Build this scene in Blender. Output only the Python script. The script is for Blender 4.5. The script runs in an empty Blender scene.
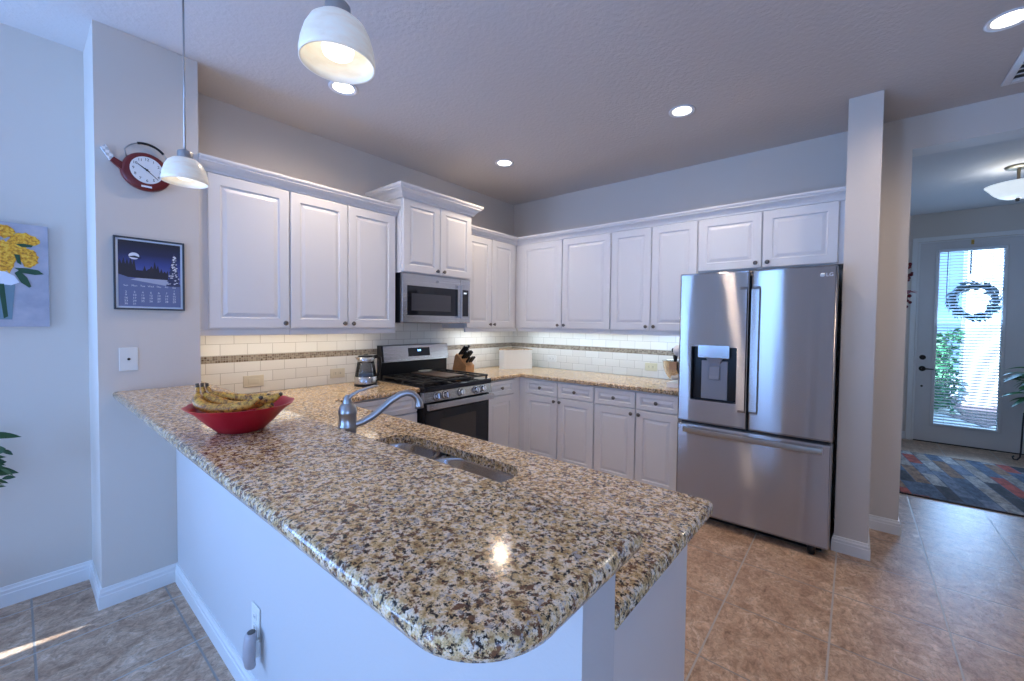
import bpy, bmesh, math, random
from mathutils import Vector, Matrix
random.seed(7)
PI = math.pi
scene = bpy.context.scene
COL = scene.collection

# ---------------------------------------------------------------- camera
cam_d = bpy.data.cameras.new('camera'); cam = bpy.data.objects.new('camera', cam_d); COL.objects.link(cam)
yaw, pitch, roll = 0.68265, 0.02883, 0.01192
F = Vector((-math.sin(yaw)*math.cos(pitch), math.cos(yaw)*math.cos(pitch), -math.sin(pitch)))
R = Vector((math.cos(yaw), math.sin(yaw), 0)); U = R.cross(F)
R2 = R*math.cos(roll)+U*math.sin(roll); U2 = -R*math.sin(roll)+U*math.cos(roll)
M = Matrix.Identity(4)
for i in range(3):
    M[i][0] = R2[i]; M[i][1] = U2[i]; M[i][2] = -F[i]
M.translation = (3.1910, -3.7880, 1.4165)
cam.matrix_world = M
cam_d.sensor_fit = 'HORIZONTAL'; cam_d.sensor_width = 36
cam_d.lens = 412.14/1024*36
cam_d.shift_x = (512-519.73)/1024; cam_d.shift_y = (334.43-340.5)/1024
cam_d.clip_start = 0.02
scene.camera = cam
Mx = Matrix.Rotation(PI/2, 4, 'X')

# ---------------------------------------------------------------- world, exposure, daylight, added fill
scene.view_settings.view_transform = 'Standard'; scene.view_settings.look = 'None'
scene.view_settings.gamma = 1; scene.view_settings.use_curve_mapping = False
scene.view_settings.exposure = 0.13
W = bpy.data.worlds.new('sky'); scene.world = W; W.use_nodes = True
bg = W.node_tree.nodes['Background']; bg.inputs[0].default_value = (0.26, 0.55, 1.0, 1); bg.inputs[1].default_value = 2.0

def area(name, loc, rot, sx, sy, power, color, spread=None):
    l = bpy.data.lights.new(name, 'AREA'); l.shape = 'RECTANGLE'; l.size = sx; l.size_y = sy
    l.energy = power; l.color = color
    if spread: l.spread = spread
    o = bpy.data.objects.new(name, l); COL.objects.link(o); o.location = loc; o.rotation_euler = rot
    return o
FILL_BLUE = (0.22, 0.45, 1.0)
# daylight by the rear slider and front door; wall fills are added lamps
area('daylight_slider_left', (0.21, -6.76, 1.2), (PI/2+.5, 0, 0), .36, 2.3, 58, (.23, .46, 1.))
area('daylight_slider_gap', (1.86, -6.76, 1.2), (PI/2+.5, 0, 0), .38, 2.3, 50, (.23, .46, 1.))
area('added_fill_left_wall', (0.05, -5.1, 1.35), (PI/2+.5, 0, -PI/2), 1.3, 1.7, 88, FILL_BLUE)  # added blue fill lamp; the shaded window behind it is made up
area('added_fill_right_wall', (5.33, -4.9, 1.45), (PI/2+.2, 0, PI/2), 1.4, 1.6, 26, FILL_BLUE, 2.2)  # fill lamp added on the unseen right wall to light the range side
area('daylight_front_door', (4.23, 3.24, 1.28), (PI/2+.35, 0, PI), 0.56, 2.1, 24, (0.30, 0.55, 1.0))
sun_d = bpy.data.lights.new('sun', 'SUN'); sun_d.energy = 14; sun_d.angle = 0.006; sun_d.color = (0.75, 0.88, 1.0)
sun = bpy.data.objects.new('sun', sun_d); COL.objects.link(sun); sun.location = (0.6, -9, 5)
sun.rotation_euler = (math.radians(90-39.5), 0, -math.atan2(.2, .98))

# ---------------------------------------------------------------- node helpers
def mat(name, color=(.8,.8,.8), rough=.5, metal=0., spec=None, emit=None, estr=0.):
    m = bpy.data.materials.new(name); m.use_nodes = True
    b = m.node_tree.nodes['Principled BSDF']
    b.inputs['Base Color'].default_value = (*color, 1); b.inputs['Roughness'].default_value = rough
    b.inputs['Metallic'].default_value = metal
    if spec is not None: b.inputs['Specular IOR Level'].default_value = spec
    if emit: b.inputs['Emission Color'].default_value = (*emit, 1); b.inputs['Emission Strength'].default_value = estr
    return m
class NT:
    def __init__(s, m): s.m = m; s.t = m.node_tree; s.b = s.t.nodes['Principled BSDF']
    def n(s, typ, **kw):
        x = s.t.nodes.new(typ)
        for k, v in kw.items():
            if k == 'ins':
                for a, c in v.items(): x.inputs[a].default_value = c
            else: setattr(x, k, v)
        return x
    def l(s, a, b): s.t.links.new(a, b)
    def coord(s, scale=(1,1,1), rot=(0,0,0), kind='Object', loc=(0,0,0)):
        tc = s.n('ShaderNodeTexCoord'); mp = s.n('ShaderNodeMapping')
        mp.inputs['Scale'].default_value = scale; mp.inputs['Rotation'].default_value = rot; mp.inputs['Location'].default_value = loc
        s.l(tc.outputs[kind], mp.inputs[0]); return mp.outputs[0]
    def ramp(s, fac, stops, interp='LINEAR'):
        r = s.n('ShaderNodeValToRGB'); cr = r.color_ramp; cr.interpolation = interp
        while len(cr.elements) < len(stops): cr.elements.new(0.5)
        for e, (p, c) in zip(cr.elements, stops): e.position = p; e.color = (*c, 1)
        s.l(fac, r.inputs[0]); return r.outputs[0]
    def mix(s, fac, a, b, blend='MIX'):
        x = s.n('ShaderNodeMix', data_type='RGBA', blend_type=blend)
        for sock, v in ((x.inputs[0], fac), (x.inputs[6], a), (x.inputs[7], b)):
            if hasattr(v, 'links'): s.l(v, sock)
            elif isinstance(v, (int, float)): sock.default_value = v
            else: sock.default_value = (*v, 1)
        return x.outputs[2]
    def bump(s, h, strength=.2, dist=.002):
        x = s.n('ShaderNodeBump'); x.inputs['Strength'].default_value = strength; x.inputs['Distance'].default_value = dist
        s.l(h, x.inputs['Height']); s.l(x.outputs[0], s.b.inputs['Normal'])
    def noise(s, vec, scale, detail=2, rough=.5, out='Fac'):
        x = s.n('ShaderNodeTexNoise'); x.inputs['Scale'].default_value = scale; x.inputs['Detail'].default_value = detail
        x.inputs['Roughness'].default_value = rough; s.l(vec, x.inputs['Vector']); return x.outputs[out]
    def base(s, c): s.l(c, s.b.inputs['Base Color'])

# ---------------------------------------------------------------- materials
def paint(name, color, rough, nscale, strength, dist):
    m = mat(name, color, rough); t = NT(m); v = t.coord()
    t.bump(t.noise(v, nscale, 3, .6), strength, dist); return m
M_wall = paint('wall_paint', (.68, .62, .56), .6, 90, .12, .002)
M_ceil = paint('ceiling_knockdown', (.62, .575, .55), .8, 42, .5, .006)
M_trim = mat('white_trim', (.80, .79, .78), .35)
M_cab = mat('white_cabinet_paint', (.76, .755, .76), .35)
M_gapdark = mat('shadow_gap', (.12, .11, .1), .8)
M_white = mat('white_plastic', (.80, .79, .75), .35)
M_almond = mat('almond_plastic', (.70, .63, .49), .4)
M_black = mat('black_plastic', (.008, .008, .010), .28, spec=.35)
M_iron = mat('cast_iron', (.018, .017, .017), .55)
M_blackglass = mat('black_glass', (.012, .012, .015), .06)
M_grey = mat('grey_plastic', (.30, .30, .33), .35)
M_knob = mat('brushed_nickel_knob', (.20, .18, .16), .35, 1.)
M_nickel = mat('satin_nickel', (.46, .45, .45), .28, 1.)
M_chrome = mat('chrome', (.75, .75, .77), .08, 1.)

def steel(name, color, rough, scale, aniso=.0, bumpd=0.0):
    m = mat(name, color, rough, 1.); t = NT(m)
    v = t.coord(scale=scale); n = t.noise(v, 1., 3, .6)
    r = t.n('ShaderNodeMapRange', ins={'From Min': .3, 'From Max': .7, 'To Min': rough*.93, 'To Max': rough*1.08})
    t.l(n, r.inputs[0]); t.l(r.outputs[0], t.b.inputs['Roughness'])
    if bumpd: t.bump(n, .25, bumpd)
    return m
M_steel = steel('brushed_steel', (.55, .54, .54), .26, (3, 3, 500))
M_fridge = mat('fridge_steel', (.50, .475, .47), .2, 1.); t = NT(M_fridge)
gl_ = t.n('ShaderNodeBsdfAnisotropic', ins={'Roughness': .21, 'Anisotropy': .87, 'Color': (.50, .475, .47, 1)})
tg = t.n('ShaderNodeCombineXYZ', ins={0: 1.}); t.l(tg.outputs[0], gl_.inputs['Tangent'])    # brushed across: highlights smear upright
b2 = t.n('ShaderNodeBump', ins={'Strength': .045, 'Distance': .02}); t.l(t.noise(t.coord(scale=(1, 1, .10)), 10, 1, .4), b2.inputs['Height'])
t.l(b2.outputs[0], gl_.inputs['Normal']); t.l(gl_.outputs[0], t.t.nodes['Material Output'].inputs[0])
M_fridge_side = mat('fridge_case_grey', (.05, .05, .055), .45)
M_sink = mat('sink_steel', (.66, .66, .68), .20, 1.)

m = M_floor = mat('stone_look_tile', rough=.30); t = NT(m)
v = t.coord(); T = .4313
sx = t.n('ShaderNodeSeparateXYZ'); t.l(v, sx.inputs[0])
def gline(sock, origin, pitch, half):
    a = t.n('ShaderNodeMath', operation='SUBTRACT'); a.inputs[1].default_value = origin-pitch/2; t.l(sock, a.inputs[0])
    w = t.n('ShaderNodeMath', operation='WRAP'); w.inputs[1].default_value = pitch; w.inputs[2].default_value = 0; t.l(a.outputs[0], w.inputs[0])
    c = t.n('ShaderNodeMath', operation='SUBTRACT'); c.inputs[1].default_value = pitch/2; t.l(w.outputs[0], c.inputs[0])
    d = t.n('ShaderNodeMath', operation='ABSOLUTE'); t.l(c.outputs[0], d.inputs[0])
    e = t.n('ShaderNodeMapRange', ins={'From Min': half*.8, 'From Max': half*1.3, 'To Min': 1, 'To Max': 0}); t.l(d.outputs[0], e.inputs[0]); return e.outputs[0]
gx = gline(sx.outputs[0], 2.7083, T, .0038); gy = gline(sx.outputs[1], -1.0575, .4488, .0036)
gm = t.n('ShaderNodeMath', operation='MAXIMUM'); t.l(gx, gm.inputs[0]); t.l(gy, gm.inputs[1])
va = t.coord(scale=(1.25, 1, 1), rot=(0, 0, .9))
n1 = t.noise(va, 7.5, 10, .76); n2 = t.noise(va, 34, 6, .72)
for nd in t.t.nodes:
    if nd.bl_idname == 'ShaderNodeTexNoise': nd.inputs['Distortion'].default_value = 1.1
c1 = t.ramp(n1, [(.30, (.28, .16, .10)), (.43, (.43, .275, .18)), (.55, (.55, .385, .27)), (.66, (.72, .57, .45))])
c2 = t.ramp(n2, [(.36, (.34, .28, .24)), (.50, (1, 1, 1)), (.64, (1.4, 1.36, 1.32))])
c = t.mix(.55, c1, c2, 'MULTIPLY')
t.base(t.mix(gx, t.mix(gy, c, (.30, .265, .24)), (.47, .43, .40)))
bh = t.n('ShaderNodeMath', operation='MULTIPLY_ADD'); bh.inputs[1].default_value = -1.2; t.l(gm.outputs[0], bh.inputs[0]); t.l(n2, bh.inputs[2])
t.bump(bh.outputs[0], .35, .004)

m = M_granite = mat('speckled_granite', rough=.12, spec=.28); t = NT(m)
v0 = t.coord()
def thr(vec, scale, detail, rough, lo, hi):
    n = t.noise(vec, scale, detail, rough); r = t.n('ShaderNodeMapRange', ins={'From Min': lo, 'From Max': hi}); t.l(n, r.inputs[0]); return r.outputs[0]
v1 = t.coord(loc=(3.1, 1.7, .4)); v2 = t.coord(loc=(7.7, 4.2, 1.9)); v3 = t.coord(loc=(1.3, 9.2, 5.1))
c = t.ramp(t.noise(v0, 62, 5, .72), [(.33, (.38, .20, .085)), (.41, (.62, .39, .165)), (.47, (.79, .55, .28)), (.53, (.92, .71, .46)), (.60, (.95, .81, .65)), (.68, (.68, .58, .51))])
c = t.mix(thr(v1, 36, 5, .72, .575, .615), c, (.48, .41, .37))          # grey quartz patches
c = t.mix(thr(v2, 72, 5, .74, .54, .57), c, (.22, .105, .055))        # rust brown grains
c = t.mix(thr(v3, 105, 5, .76, .545, .57), c, (.04, .028, .024))       # black mica flecks
fine = t.ramp(t.noise(v1, 330, 3, .6), [(.35, (.72, .70, .68)), (.5, (1, 1, 1)), (.65, (1.12, 1.1, 1.06))])
t.base(t.mix(.8, c, fine, 'MULTIPLY'))

def tile_mat(name, along):
    m = mat(name, rough=.12); t = NT(m)
    tc = t.n('ShaderNodeTexCoord'); sx = t.n('ShaderNodeSeparateXYZ'); t.l(tc.outputs['Object'], sx.inputs[0])
    cb = t.n('ShaderNodeCombineXYZ'); t.l(sx.outputs[along], cb.inputs[0])
    # tile courses restart above the mosaic band
    ad = t.n('ShaderNodeMath', operation='SUBTRACT'); ad.inputs[1].default_value = .914; t.l(sx.outputs[2], ad.inputs[0])
    gt = t.n('ShaderNodeMath', operation='GREATER_THAN'); gt.inputs[1].default_value = 1.15; t.l(sx.outputs[2], gt.inputs[0])
    of = t.n('ShaderNodeMath', operation='MULTIPLY_ADD'); t.l(gt.outputs[0], of.inputs[0]); of.inputs[1].default_value = -.042; t.l(ad.outputs[0], of.inputs[2])
    t.l(of.outputs[0], cb.inputs[1])
    b = t.n('ShaderNodeTexBrick', offset=.5, offset_frequency=2)
    for k, val in (('Scale', 1), ('Mortar Size', .0016), ('Mortar Smooth', .2), ('Brick Width', .155), ('Row Height', .074), ('Bias', 0)): b.inputs[k].default_value = val
    b.inputs['Color1'].default_value = (.80, .77, .71, 1); b.inputs['Color2'].default_value = (.86, .84, .79, 1); b.inputs['Mortar'].default_value = (.50, .47, .42, 1)
    t.l(cb.outputs[0], b.inputs['Vector'])
    mo = t.n('ShaderNodeTexBrick', offset=0., offset_frequency=1)
    for k, val in (('Scale', 1), ('Mortar Size', .0014), ('Mortar Smooth', .1), ('Brick Width', .0145), ('Row Height', .0145), ('Bias', 0)): mo.inputs[k].default_value = val
    mo.inputs['Color1'].default_value = (.13, .085, .055, 1); mo.inputs['Color2'].default_value = (.42, .35, .27, 1); mo.inputs['Mortar'].default_value = (.40, .36, .30, 1)
    t.l(cb.outputs[0], mo.inputs['Vector'])
    g1 = t.n('ShaderNodeMath', operation='GREATER_THAN'); g1.inputs[1].default_value = 1.130; t.l(sx.outputs[2], g1.inputs[0])
    g2 = t.n('ShaderNodeMath', operation='LESS_THAN'); g2.inputs[1].default_value = 1.176; t.l(sx.outputs[2], g2.inputs[0])
    g = t.n('ShaderNodeMath', operation='MULTIPLY'); t.l(g1.outputs[0], g.inputs[0]); t.l(g2.outputs[0], g.inputs[1])
    t.base(t.mix(g.outputs[0], b.outputs['Color'], mo.outputs['Color']))
    inv = t.n('ShaderNodeMath', operation='SUBTRACT'); inv.inputs[0].default_value = 1; t.l(b.outputs['Fac'], inv.inputs[1])
    t.bump(inv.outputs[0], .5, .002)
    return m
M_tile_l = tile_mat('tile_left', 1); M_tile_b = tile_mat('tile_back', 0)

def glow(name, color, strength, rough=.4):
    return mat(name, (.8, .8, .8), rough, emit=color, estr=strength)

def glass(name, tint=(.95, .98, 1.), refl=.08):
    m = bpy.data.materials.new(name); m.use_nodes = True; nt = m.node_tree; nt.nodes.clear()
    o = nt.nodes.new('ShaderNodeOutputMaterial'); mx = nt.nodes.new('ShaderNodeMixShader')
    tr = nt.nodes.new('ShaderNodeBsdfTransparent'); tr.inputs[0].default_value = (*tint, 1)
    gl = nt.nodes.new('ShaderNodeBsdfGlossy'); gl.inputs['Roughness'].default_value = .02
    fr = nt.nodes.new('ShaderNodeFresnel'); fr.inputs[0].default_value = 1.45
    nt.links.new(fr.outputs[0], mx.inputs[0]); nt.links.new(tr.outputs[0], mx.inputs[1]); nt.links.new(gl.outputs[0], mx.inputs[2])
    nt.links.new(mx.outputs[0], o.inputs[0]); return m
M_glass = glass('clear_glass')
M_smoke = glass('kettle_glass', (.72, .74, .78))

# ---------------------------------------------------------------- mesh builder
class MB:
    def __init__(s): s.v = []; s.f = []; s.mi = []; s.sm = []
    def add(s, v, f, smooth=False, mi=0, M=None):
        o = len(s.v)
        for p in v: s.v.append(tuple(M @ Vector(p)) if M else tuple(p))
        for q in f: s.f.append([i+o for i in q]); s.mi.append(mi); s.sm.append(smooth)
        return s
    def box(s, x0, x1, y0, y1, z0, z1, bev=0., seg=2, mi=0, M=None, smooth=False):
        b = bmesh.new(); bmesh.ops.create_cube(b, size=1)
        for w in b.verts: w.co = Vector(((x0+x1)/2+w.co.x*(x1-x0), (y0+y1)/2+w.co.y*(y1-y0), (z0+z1)/2+w.co.z*(z1-z0)))
        if bev: bmesh.ops.bevel(b, geom=list(b.edges), offset=bev, segments=seg, profile=.5, affect='EDGES', clamp_overlap=True)
        s.bm(b, mi, M, smooth); return s
    def bm(s, b, mi=0, M=None, smooth=False):
        b.verts.index_update()
        s.add([w.co.copy() for w in b.verts], [[w.index for w in f.verts] for f in b.faces], smooth, mi, M); b.free(); return s
    def lathe(s, prof, n=32, c=(0,0,0), mi=0, smooth=True, M=None, caps=True):
        v = []; f = []
        for r, z in prof:
            for k in range(n): a = 2*PI*k/n; v.append((c[0]+r*math.cos(a), c[1]+r*math.sin(a), c[2]+z))
        for i in range(len(prof)-1):
            for k in range(n): k2 = (k+1) % n; f.append([i*n+k, i*n+k2, (i+1)*n+k2, (i+1)*n+k])
        if caps:
            if prof[0][0] > 1e-6: f.append(list(range(n-1, -1, -1)))
            if prof[-1][0] > 1e-6: f.append([(len(prof)-1)*n+k for k in range(n)])
        return s.add(v, f, smooth, mi, M)
    def tube(s, pts, r, n=12, mi=0, smooth=True, M=None, flat=1.):
        pts = [Vector(p) for p in pts]; rr = r if isinstance(r, (list, tuple)) else [r]*len(pts)
        v = []; f = []; prev = None
        for i, p in enumerate(pts):
            tdir = (pts[min(i+1, len(pts)-1)]-pts[max(i-1, 0)]).normalized()
            if prev is None:
                up = Vector((0, 0, 1)) if abs(tdir.z) < .9 else Vector((1, 0, 0))
                a = tdir.cross(up).normalized()
            else: a = (prev-tdir*prev.dot(tdir)).normalized()
            prev = a; b = tdir.cross(a)
            for k in range(n):
                th = 2*PI*k/n; v.append(p+a*math.cos(th)*rr[i]+b*math.sin(th)*rr[i]*flat)
        for i in range(len(pts)-1):
            for k in range(n): k2 = (k+1) % n; f.append([i*n+k, i*n+k2, (i+1)*n+k2, (i+1)*n+k])
        f.append(list(range(n-1, -1, -1))); f.append([(len(pts)-1)*n+k for k in range(n)])
        return s.add(v, f, smooth, mi, M)
    def loft(s, loops, closed=True, cap0=False, cap1=False, smooth=False, mi=0, M=None):
        n = len(loops[0]); v = [p for L in loops for p in L]; f = []
        for i in range(len(loops)-1):
            for k in range(n if closed else n-1): k2 = (k+1) % n; f.append([i*n+k, i*n+k2, (i+1)*n+k2, (i+1)*n+k])
        if cap0: f.append(list(range(n-1, -1, -1)))
        if cap1: f.append([(len(loops)-1)*n+k for k in range(n)])
        return s.add(v, f, smooth, mi, M)
    def prism(s, poly, z0, z1, mi=0, M=None, smooth=False):
        return s.loft([[(x, y, z0) for x, y in poly], [(x, y, z1) for x, y in poly]], True, True, True, smooth, mi, M)
    def sphere(s, c, r, sc=(1,1,1), n=20, mi=0, M=None):
        prof = [(max(r*math.sin(PI*i/(n//2)), 0.0), -r*math.cos(PI*i/(n//2))) for i in range(n//2+1)]
        v = []; f = []
        for q, z in prof:
            for k in range(n): a = 2*PI*k/n; v.append((c[0]+q*math.cos(a)*sc[0], c[1]+q*math.sin(a)*sc[1], c[2]+z*sc[2]))
        for i in range(len(prof)-1):
            for k in range(n): k2 = (k+1) % n; f.append([i*n+k, i*n+k2, (i+1)*n+k2, (i+1)*n+k])
        return s.add(v, f, True, mi, M)
    def build(s, name, mats, parent=None, autosmooth=None):
        me = bpy.data.meshes.new(name); me.from_pydata(s.v, [], s.f)
        for m_ in (mats if isinstance(mats, (list, tuple)) else [mats]): me.materials.append(m_)
        me.polygons.foreach_set('material_index', s.mi); me.polygons.foreach_set('use_smooth', s.sm)
        me.update()
        b = bmesh.new(); b.from_mesh(me); bmesh.ops.remove_doubles(b, verts=b.verts, dist=1e-6)
        bmesh.ops.recalc_face_normals(b, faces=b.faces); b.to_mesh(me); b.free()
        o = bpy.data.objects.new(name, me); COL.objects.link(o)
        if parent: o.parent = parent
        if autosmooth:
            md = o.modifiers.new('edges', 'EDGE_SPLIT'); md.split_angle = math.radians(autosmooth)
        return o
def tag(o, label=None, cat=None, group=None, kind=None):
    for k, v in (('label', label), ('category', cat), ('group', group), ('kind', kind)):
        if v: o[k] = v
    return o
def thing(name, label, cat, loc=(0,0,0), rz=0., group=None):
    o = bpy.data.objects.new(name, None); COL.objects.link(o); o.location = loc; o.rotation_euler = (0, 0, rz)
    o.empty_display_size = .1
    return tag(o, label, cat, group)
def struct(name, mb, m_, parent=None):
    o = mb.build(name, m_, parent)
    if not parent: o['kind'] = 'structure'
    return o
def copy_tree(o, parent=None):
    c = o.copy(); COL.objects.link(c)
    if parent: c.parent = parent
    for ch in o.children: copy_tree(ch, c)
    return c
def rrect(x0, x1, y0, y1, r, n=6):
    rs = r if isinstance(r, (list, tuple)) else [r]*4
    P = []
    for (cx, cy, a0, q) in ((x1-rs[0], y0+rs[0], -PI/2, rs[0]), (x1-rs[1], y1-rs[1], 0, rs[1]), (x0+rs[2], y1-rs[2], PI/2, rs[2]), (x0+rs[3], y0+rs[3], PI, rs[3])):
        if q < 1e-5: P.append((cx, cy)); continue
        for k in range(n+1): a = a0+PI/2*k/n; P.append((cx+q*math.cos(a), cy+q*math.sin(a)))
    return P
def round_poly(pts, rad, n=6):
    out = []; N = len(pts)
    for i in range(N):
        p = Vector(pts[i]); a = (Vector(pts[i-1])-p); b = (Vector(pts[(i+1) % N])-p); r = rad[i]
        if r < 1e-5: out.append(tuple(p)); continue
        a.normalize(); b.normalize(); ang = a.angle(b); tl = r/math.tan(ang/2)
        c = p+(a+b).normalized()*(r/math.sin(ang/2)); s = p+a*tl-c; e = p+b*tl-c
        t0 = math.atan2(s.y, s.x); t1 = math.atan2(e.y, e.x); dt = (t1-t0+PI) % (2*PI)-PI
        for k in range(n+1): th = t0+dt*k/n; out.append((c.x+r*math.cos(th), c.y+r*math.sin(th)))
    return out
def inset(poly, d):
    out = []; N = len(poly)
    A = sum(poly[i][0]*poly[(i+1) % N][1]-poly[(i+1) % N][0]*poly[i][1] for i in range(N)); sg = 1 if A > 0 else -1
    for i in range(N):
        p = Vector(poly[i]); a = (p-Vector(poly[i-1])).normalized(); b = (Vector(poly[(i+1) % N])-p).normalized()
        na = Vector((-a.y, a.x))*sg; nb = Vector((-b.y, b.x))*sg; m_ = (na+nb); m_ = m_/max(m_.length, 1e-6)
        k = max(m_.dot(na), .35); q = p+m_*(d/k); out.append((q.x, q.y))
    return out
def slab(mb, poly, z0, z1, hole=None, top=.010, bot=.004, mi=0):
    h = z1-z0
    prof = [(bot, 0), (bot*.3, bot*.3), (0, bot), (0, h-top*1.1), (top*.12, h-top*.6), (top*.4, h-top*.22), (top, h)]
    loops = [[(x, y, z0+z) for x, y in inset(poly, i)] for i, z in prof]
    mb.loft(loops, smooth=True, mi=mi)
    def cap(z, i):
        b = bmesh.new(); es = []
        for lp in [inset(poly, i)]+([hole] if hole else []):
            vs = [b.verts.new((x, y, z)) for x, y in lp]
            for k in range(len(vs)): es.append(b.edges.new((vs[k], vs[(k+1) % len(vs)])))
        bmesh.ops.triangle_fill(b, edges=es, use_beauty=True)
        mb.bm(b, mi)
    cap(z1, top); cap(z0, bot)
    if hole: mb.loft([[(x, y, z0) for x, y in hole], [(x, y, z1) for x, y in hole]], mi=mi)

# ================================================================ the room
H = 2.812
XC, YC1, YC2 = .380, -3.5335, -3.134          # stub wall carrying the clock
KX = 2.88                                      # end of the peninsula wall
def wallbox(name, *b, m_=None): return struct(name, MB().box(*b), m_ or M_wall)
floor_o = struct('floor', MB().box(-.15, 5.5, -6.95, 3.48, -.10, 0), M_floor)
struct('ceiling', MB().box(-.15, 5.5, -6.95, 3.48, H, H+.1), M_ceil)
# left wall with a sunlit opening and the added window's opening, behind the camera
mb = MB()
mb.box(-.12, 0, -4.45, .18, 0, H)
for (a, b_) in ((-5.98, -5.75), (-6.95, -6.57)): mb.box(-.03, 0, a, b_, 0, H)
mb.box(-.03, 0, -5.75, -4.45, 0, .5); mb.box(-.03, 0, -5.75, -4.45, 2.2, H); mb.box(-.03, 0, -6.57, -5.98, 2.14, H); mb.box(-.03, 0, -6.57, -5.98, 0, .3)
struct('wall_left', mb, M_wall)
M_shade = mat('roller_shade', (.75, .77, .8), .8)
struct('added_window_4', MB().box(5.40, 5.48, -5.6, -4.2, .65, .69).box(5.40, 5.48, -5.6, -4.2, 2.21, 2.25).box(5.44, 5.45, -5.6, -4.2, .69, 2.21), M_shade)  # unseen window, added to go with the right wall fill lamp
struct('added_window_3', MB().box(-.03, .0, -5.75, -4.45, .5, .54).box(-.03, .0, -5.75, -4.45, 2.16, 2.2).box(-.022, -.012, -5.75, -4.45, .54, 2.16), M_shade)  # made-up shaded window, added behind the left wall fill lamp
wallbox('wall_stub', 0, XC, YC1, YC2, 0, H)
# back wall: kitchen part, header over the opening, right part
mb = MB(); mb.box(0, 3.4555, 0, .18, 0, H); mb.box(3.4555, 5.1, 0, .18, 2.60, H); mb.box(5.1, 5.38, 0, .18, 0, H)
struct('wall_back', mb, M_wall)
wallbox('wall_fridge_side', 3.124, 3.287, -.528, 0, 0, H)
wallbox('wall_hall_left', 3.33, 3.4555, .18, 3.33, 0, H)
mb = MB(); mb.box(3.33, 3.775, 3.33, 3.48, 0, H); mb.box(4.735, 5.38, 3.33, 3.48, 0, H); mb.box(3.775, 4.735, 3.33, 3.48, 2.465, H)
struct('wall_front_entry', mb, M_wall)
mb = MB(); mb.box(5.38, 5.5, -6.95, -5.6, 0, H); mb.box(5.38, 5.5, -4.2, 3.48, 0, H); mb.box(5.38, 5.5, -5.6, -4.2, 0, .65); mb.box(5.38, 5.5, -5.6, -4.2, 2.25, H)
struct('wall_right', mb, M_wall)
# rear wall with a sliding door opening and a tall window
mb = MB()
for (a, b_) in ((0, .10), (2.2, 3.75), (4.85, 5.38)): mb.box(a, b_, -6.95, -6.8, 0, H)
mb.box(.10, 2.2, -6.95, -6.8, 2.42, H); mb.box(3.75, 4.85, -6.95, -6.8, 2.42, H); mb.box(3.75, 4.85, -6.95, -6.8, 0, .2)
struct('wall_rear', mb, M_wall)
mb = MB()
for x in (.10, 1.12, 2.14): mb.box(x, x+.06, -6.9, -6.84, 0, 2.42)
mb.box(.10, 2.2, -6.9, -6.84, 2.36, 2.42); mb.box(.10, 2.2, -6.9, -6.84, 0, .05)
struct('window_1', mb, M_trim)
M_vane = bpy.data.materials.new('blind_vane'); M_vane.use_nodes = True; nt = M_vane.node_tree; nt.nodes.clear()
o_ = nt.nodes.new('ShaderNodeOutputMaterial'); x_ = nt.nodes.new('ShaderNodeMixShader'); x_.inputs[0].default_value = .3
d1 = nt.nodes.new('ShaderNodeBsdfDiffuse'); d1.inputs[0].default_value = (.7, .7, .7, 1); d2 = nt.nodes.new('ShaderNodeBsdfTranslucent'); d2.inputs[0].default_value = (.6, .62, .66, 1)
nt.links.new(d1.outputs[0], x_.inputs[1]); nt.links.new(d2.outputs[0], x_.inputs[2]); nt.links.new(x_.outputs[0], o_.inputs[0])
mb = MB()
for (a, b_) in ((.41, .97), (1.0, 1.17), (1.22, 1.33), (1.37, 1.655), (2.08, 2.2)): mb.box(a, b_, -6.815, -6.81, .02, 2.38)
struct('window_1_blind', mb, M_vane)
mb = MB()
for x in (3.75, 4.27, 4.79): mb.box(x, x+.06, -6.9, -6.84, .2, 2.42)
mb.box(3.75, 4.85, -6.9, -6.84, 2.36, 2.42); mb.box(3.75, 4.85, -6.9, -6.84, .2, .26)
struct('window_2', mb, M_trim)
# peninsula half wall (white textured)
M_knee = paint('peninsula_paint', (.62, .61, .61), .5, 70, .25, .003)
struct('wall_peninsula', MB().box(XC, KX, -3.2445, YC2, 0, 1.015), M_knee)

BBP = [(0, 0), (.014, 0), (.014, .060), (.0115, .064), (.0115, .078), (.008, .084), (.006, .096), (0, .097)]
def baseboard(name, pts, closed=False):
    # pts run with the wall on the left-hand side, room on the right: offset to the right
    n = len(pts); loops = []
    for i in range(n):
        p = Vector(pts[i])
        a = (p-Vector(pts[i-1])).normalized() if i > 0 else None
        b = (Vector(pts[i+1])-p).normalized() if i < n-1 else None
        a = a or b; b = b or a
        na = Vector((a.y, -a.x)); nb = Vector((b.y, -b.x)); m_ = (na+nb).normalized(); k = m_.dot(na)
        loops.append([(p.x+m_.x*q/k, p.y+m_.y*q/k, z) for q, z in BBP])
    o = struct(name, MB().loft(loops, True, True, True), M_trim); return o
baseboard('baseboard_left', [(0, -4.95-1.3), (0, YC1), (XC, YC1), (XC, -3.2445), (KX, -3.2445)])
baseboard('baseboard_right', [(3.124, -.50), (3.124, -.528), (3.287, -.528), (3.287, 0), (3.4555, 0), (3.4555, 3.33), (3.72, 3.33)])

# tile backsplash
struct('wall_left_backsplash', MB().box(0, .008, YC2+.001, -.0005, .914, 1.40), M_tile_l)
struct('wall_back_backsplash', MB().box(.0085, 2.19, -.008, -.0005, .914, 1.40), M_tile_b)

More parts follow.
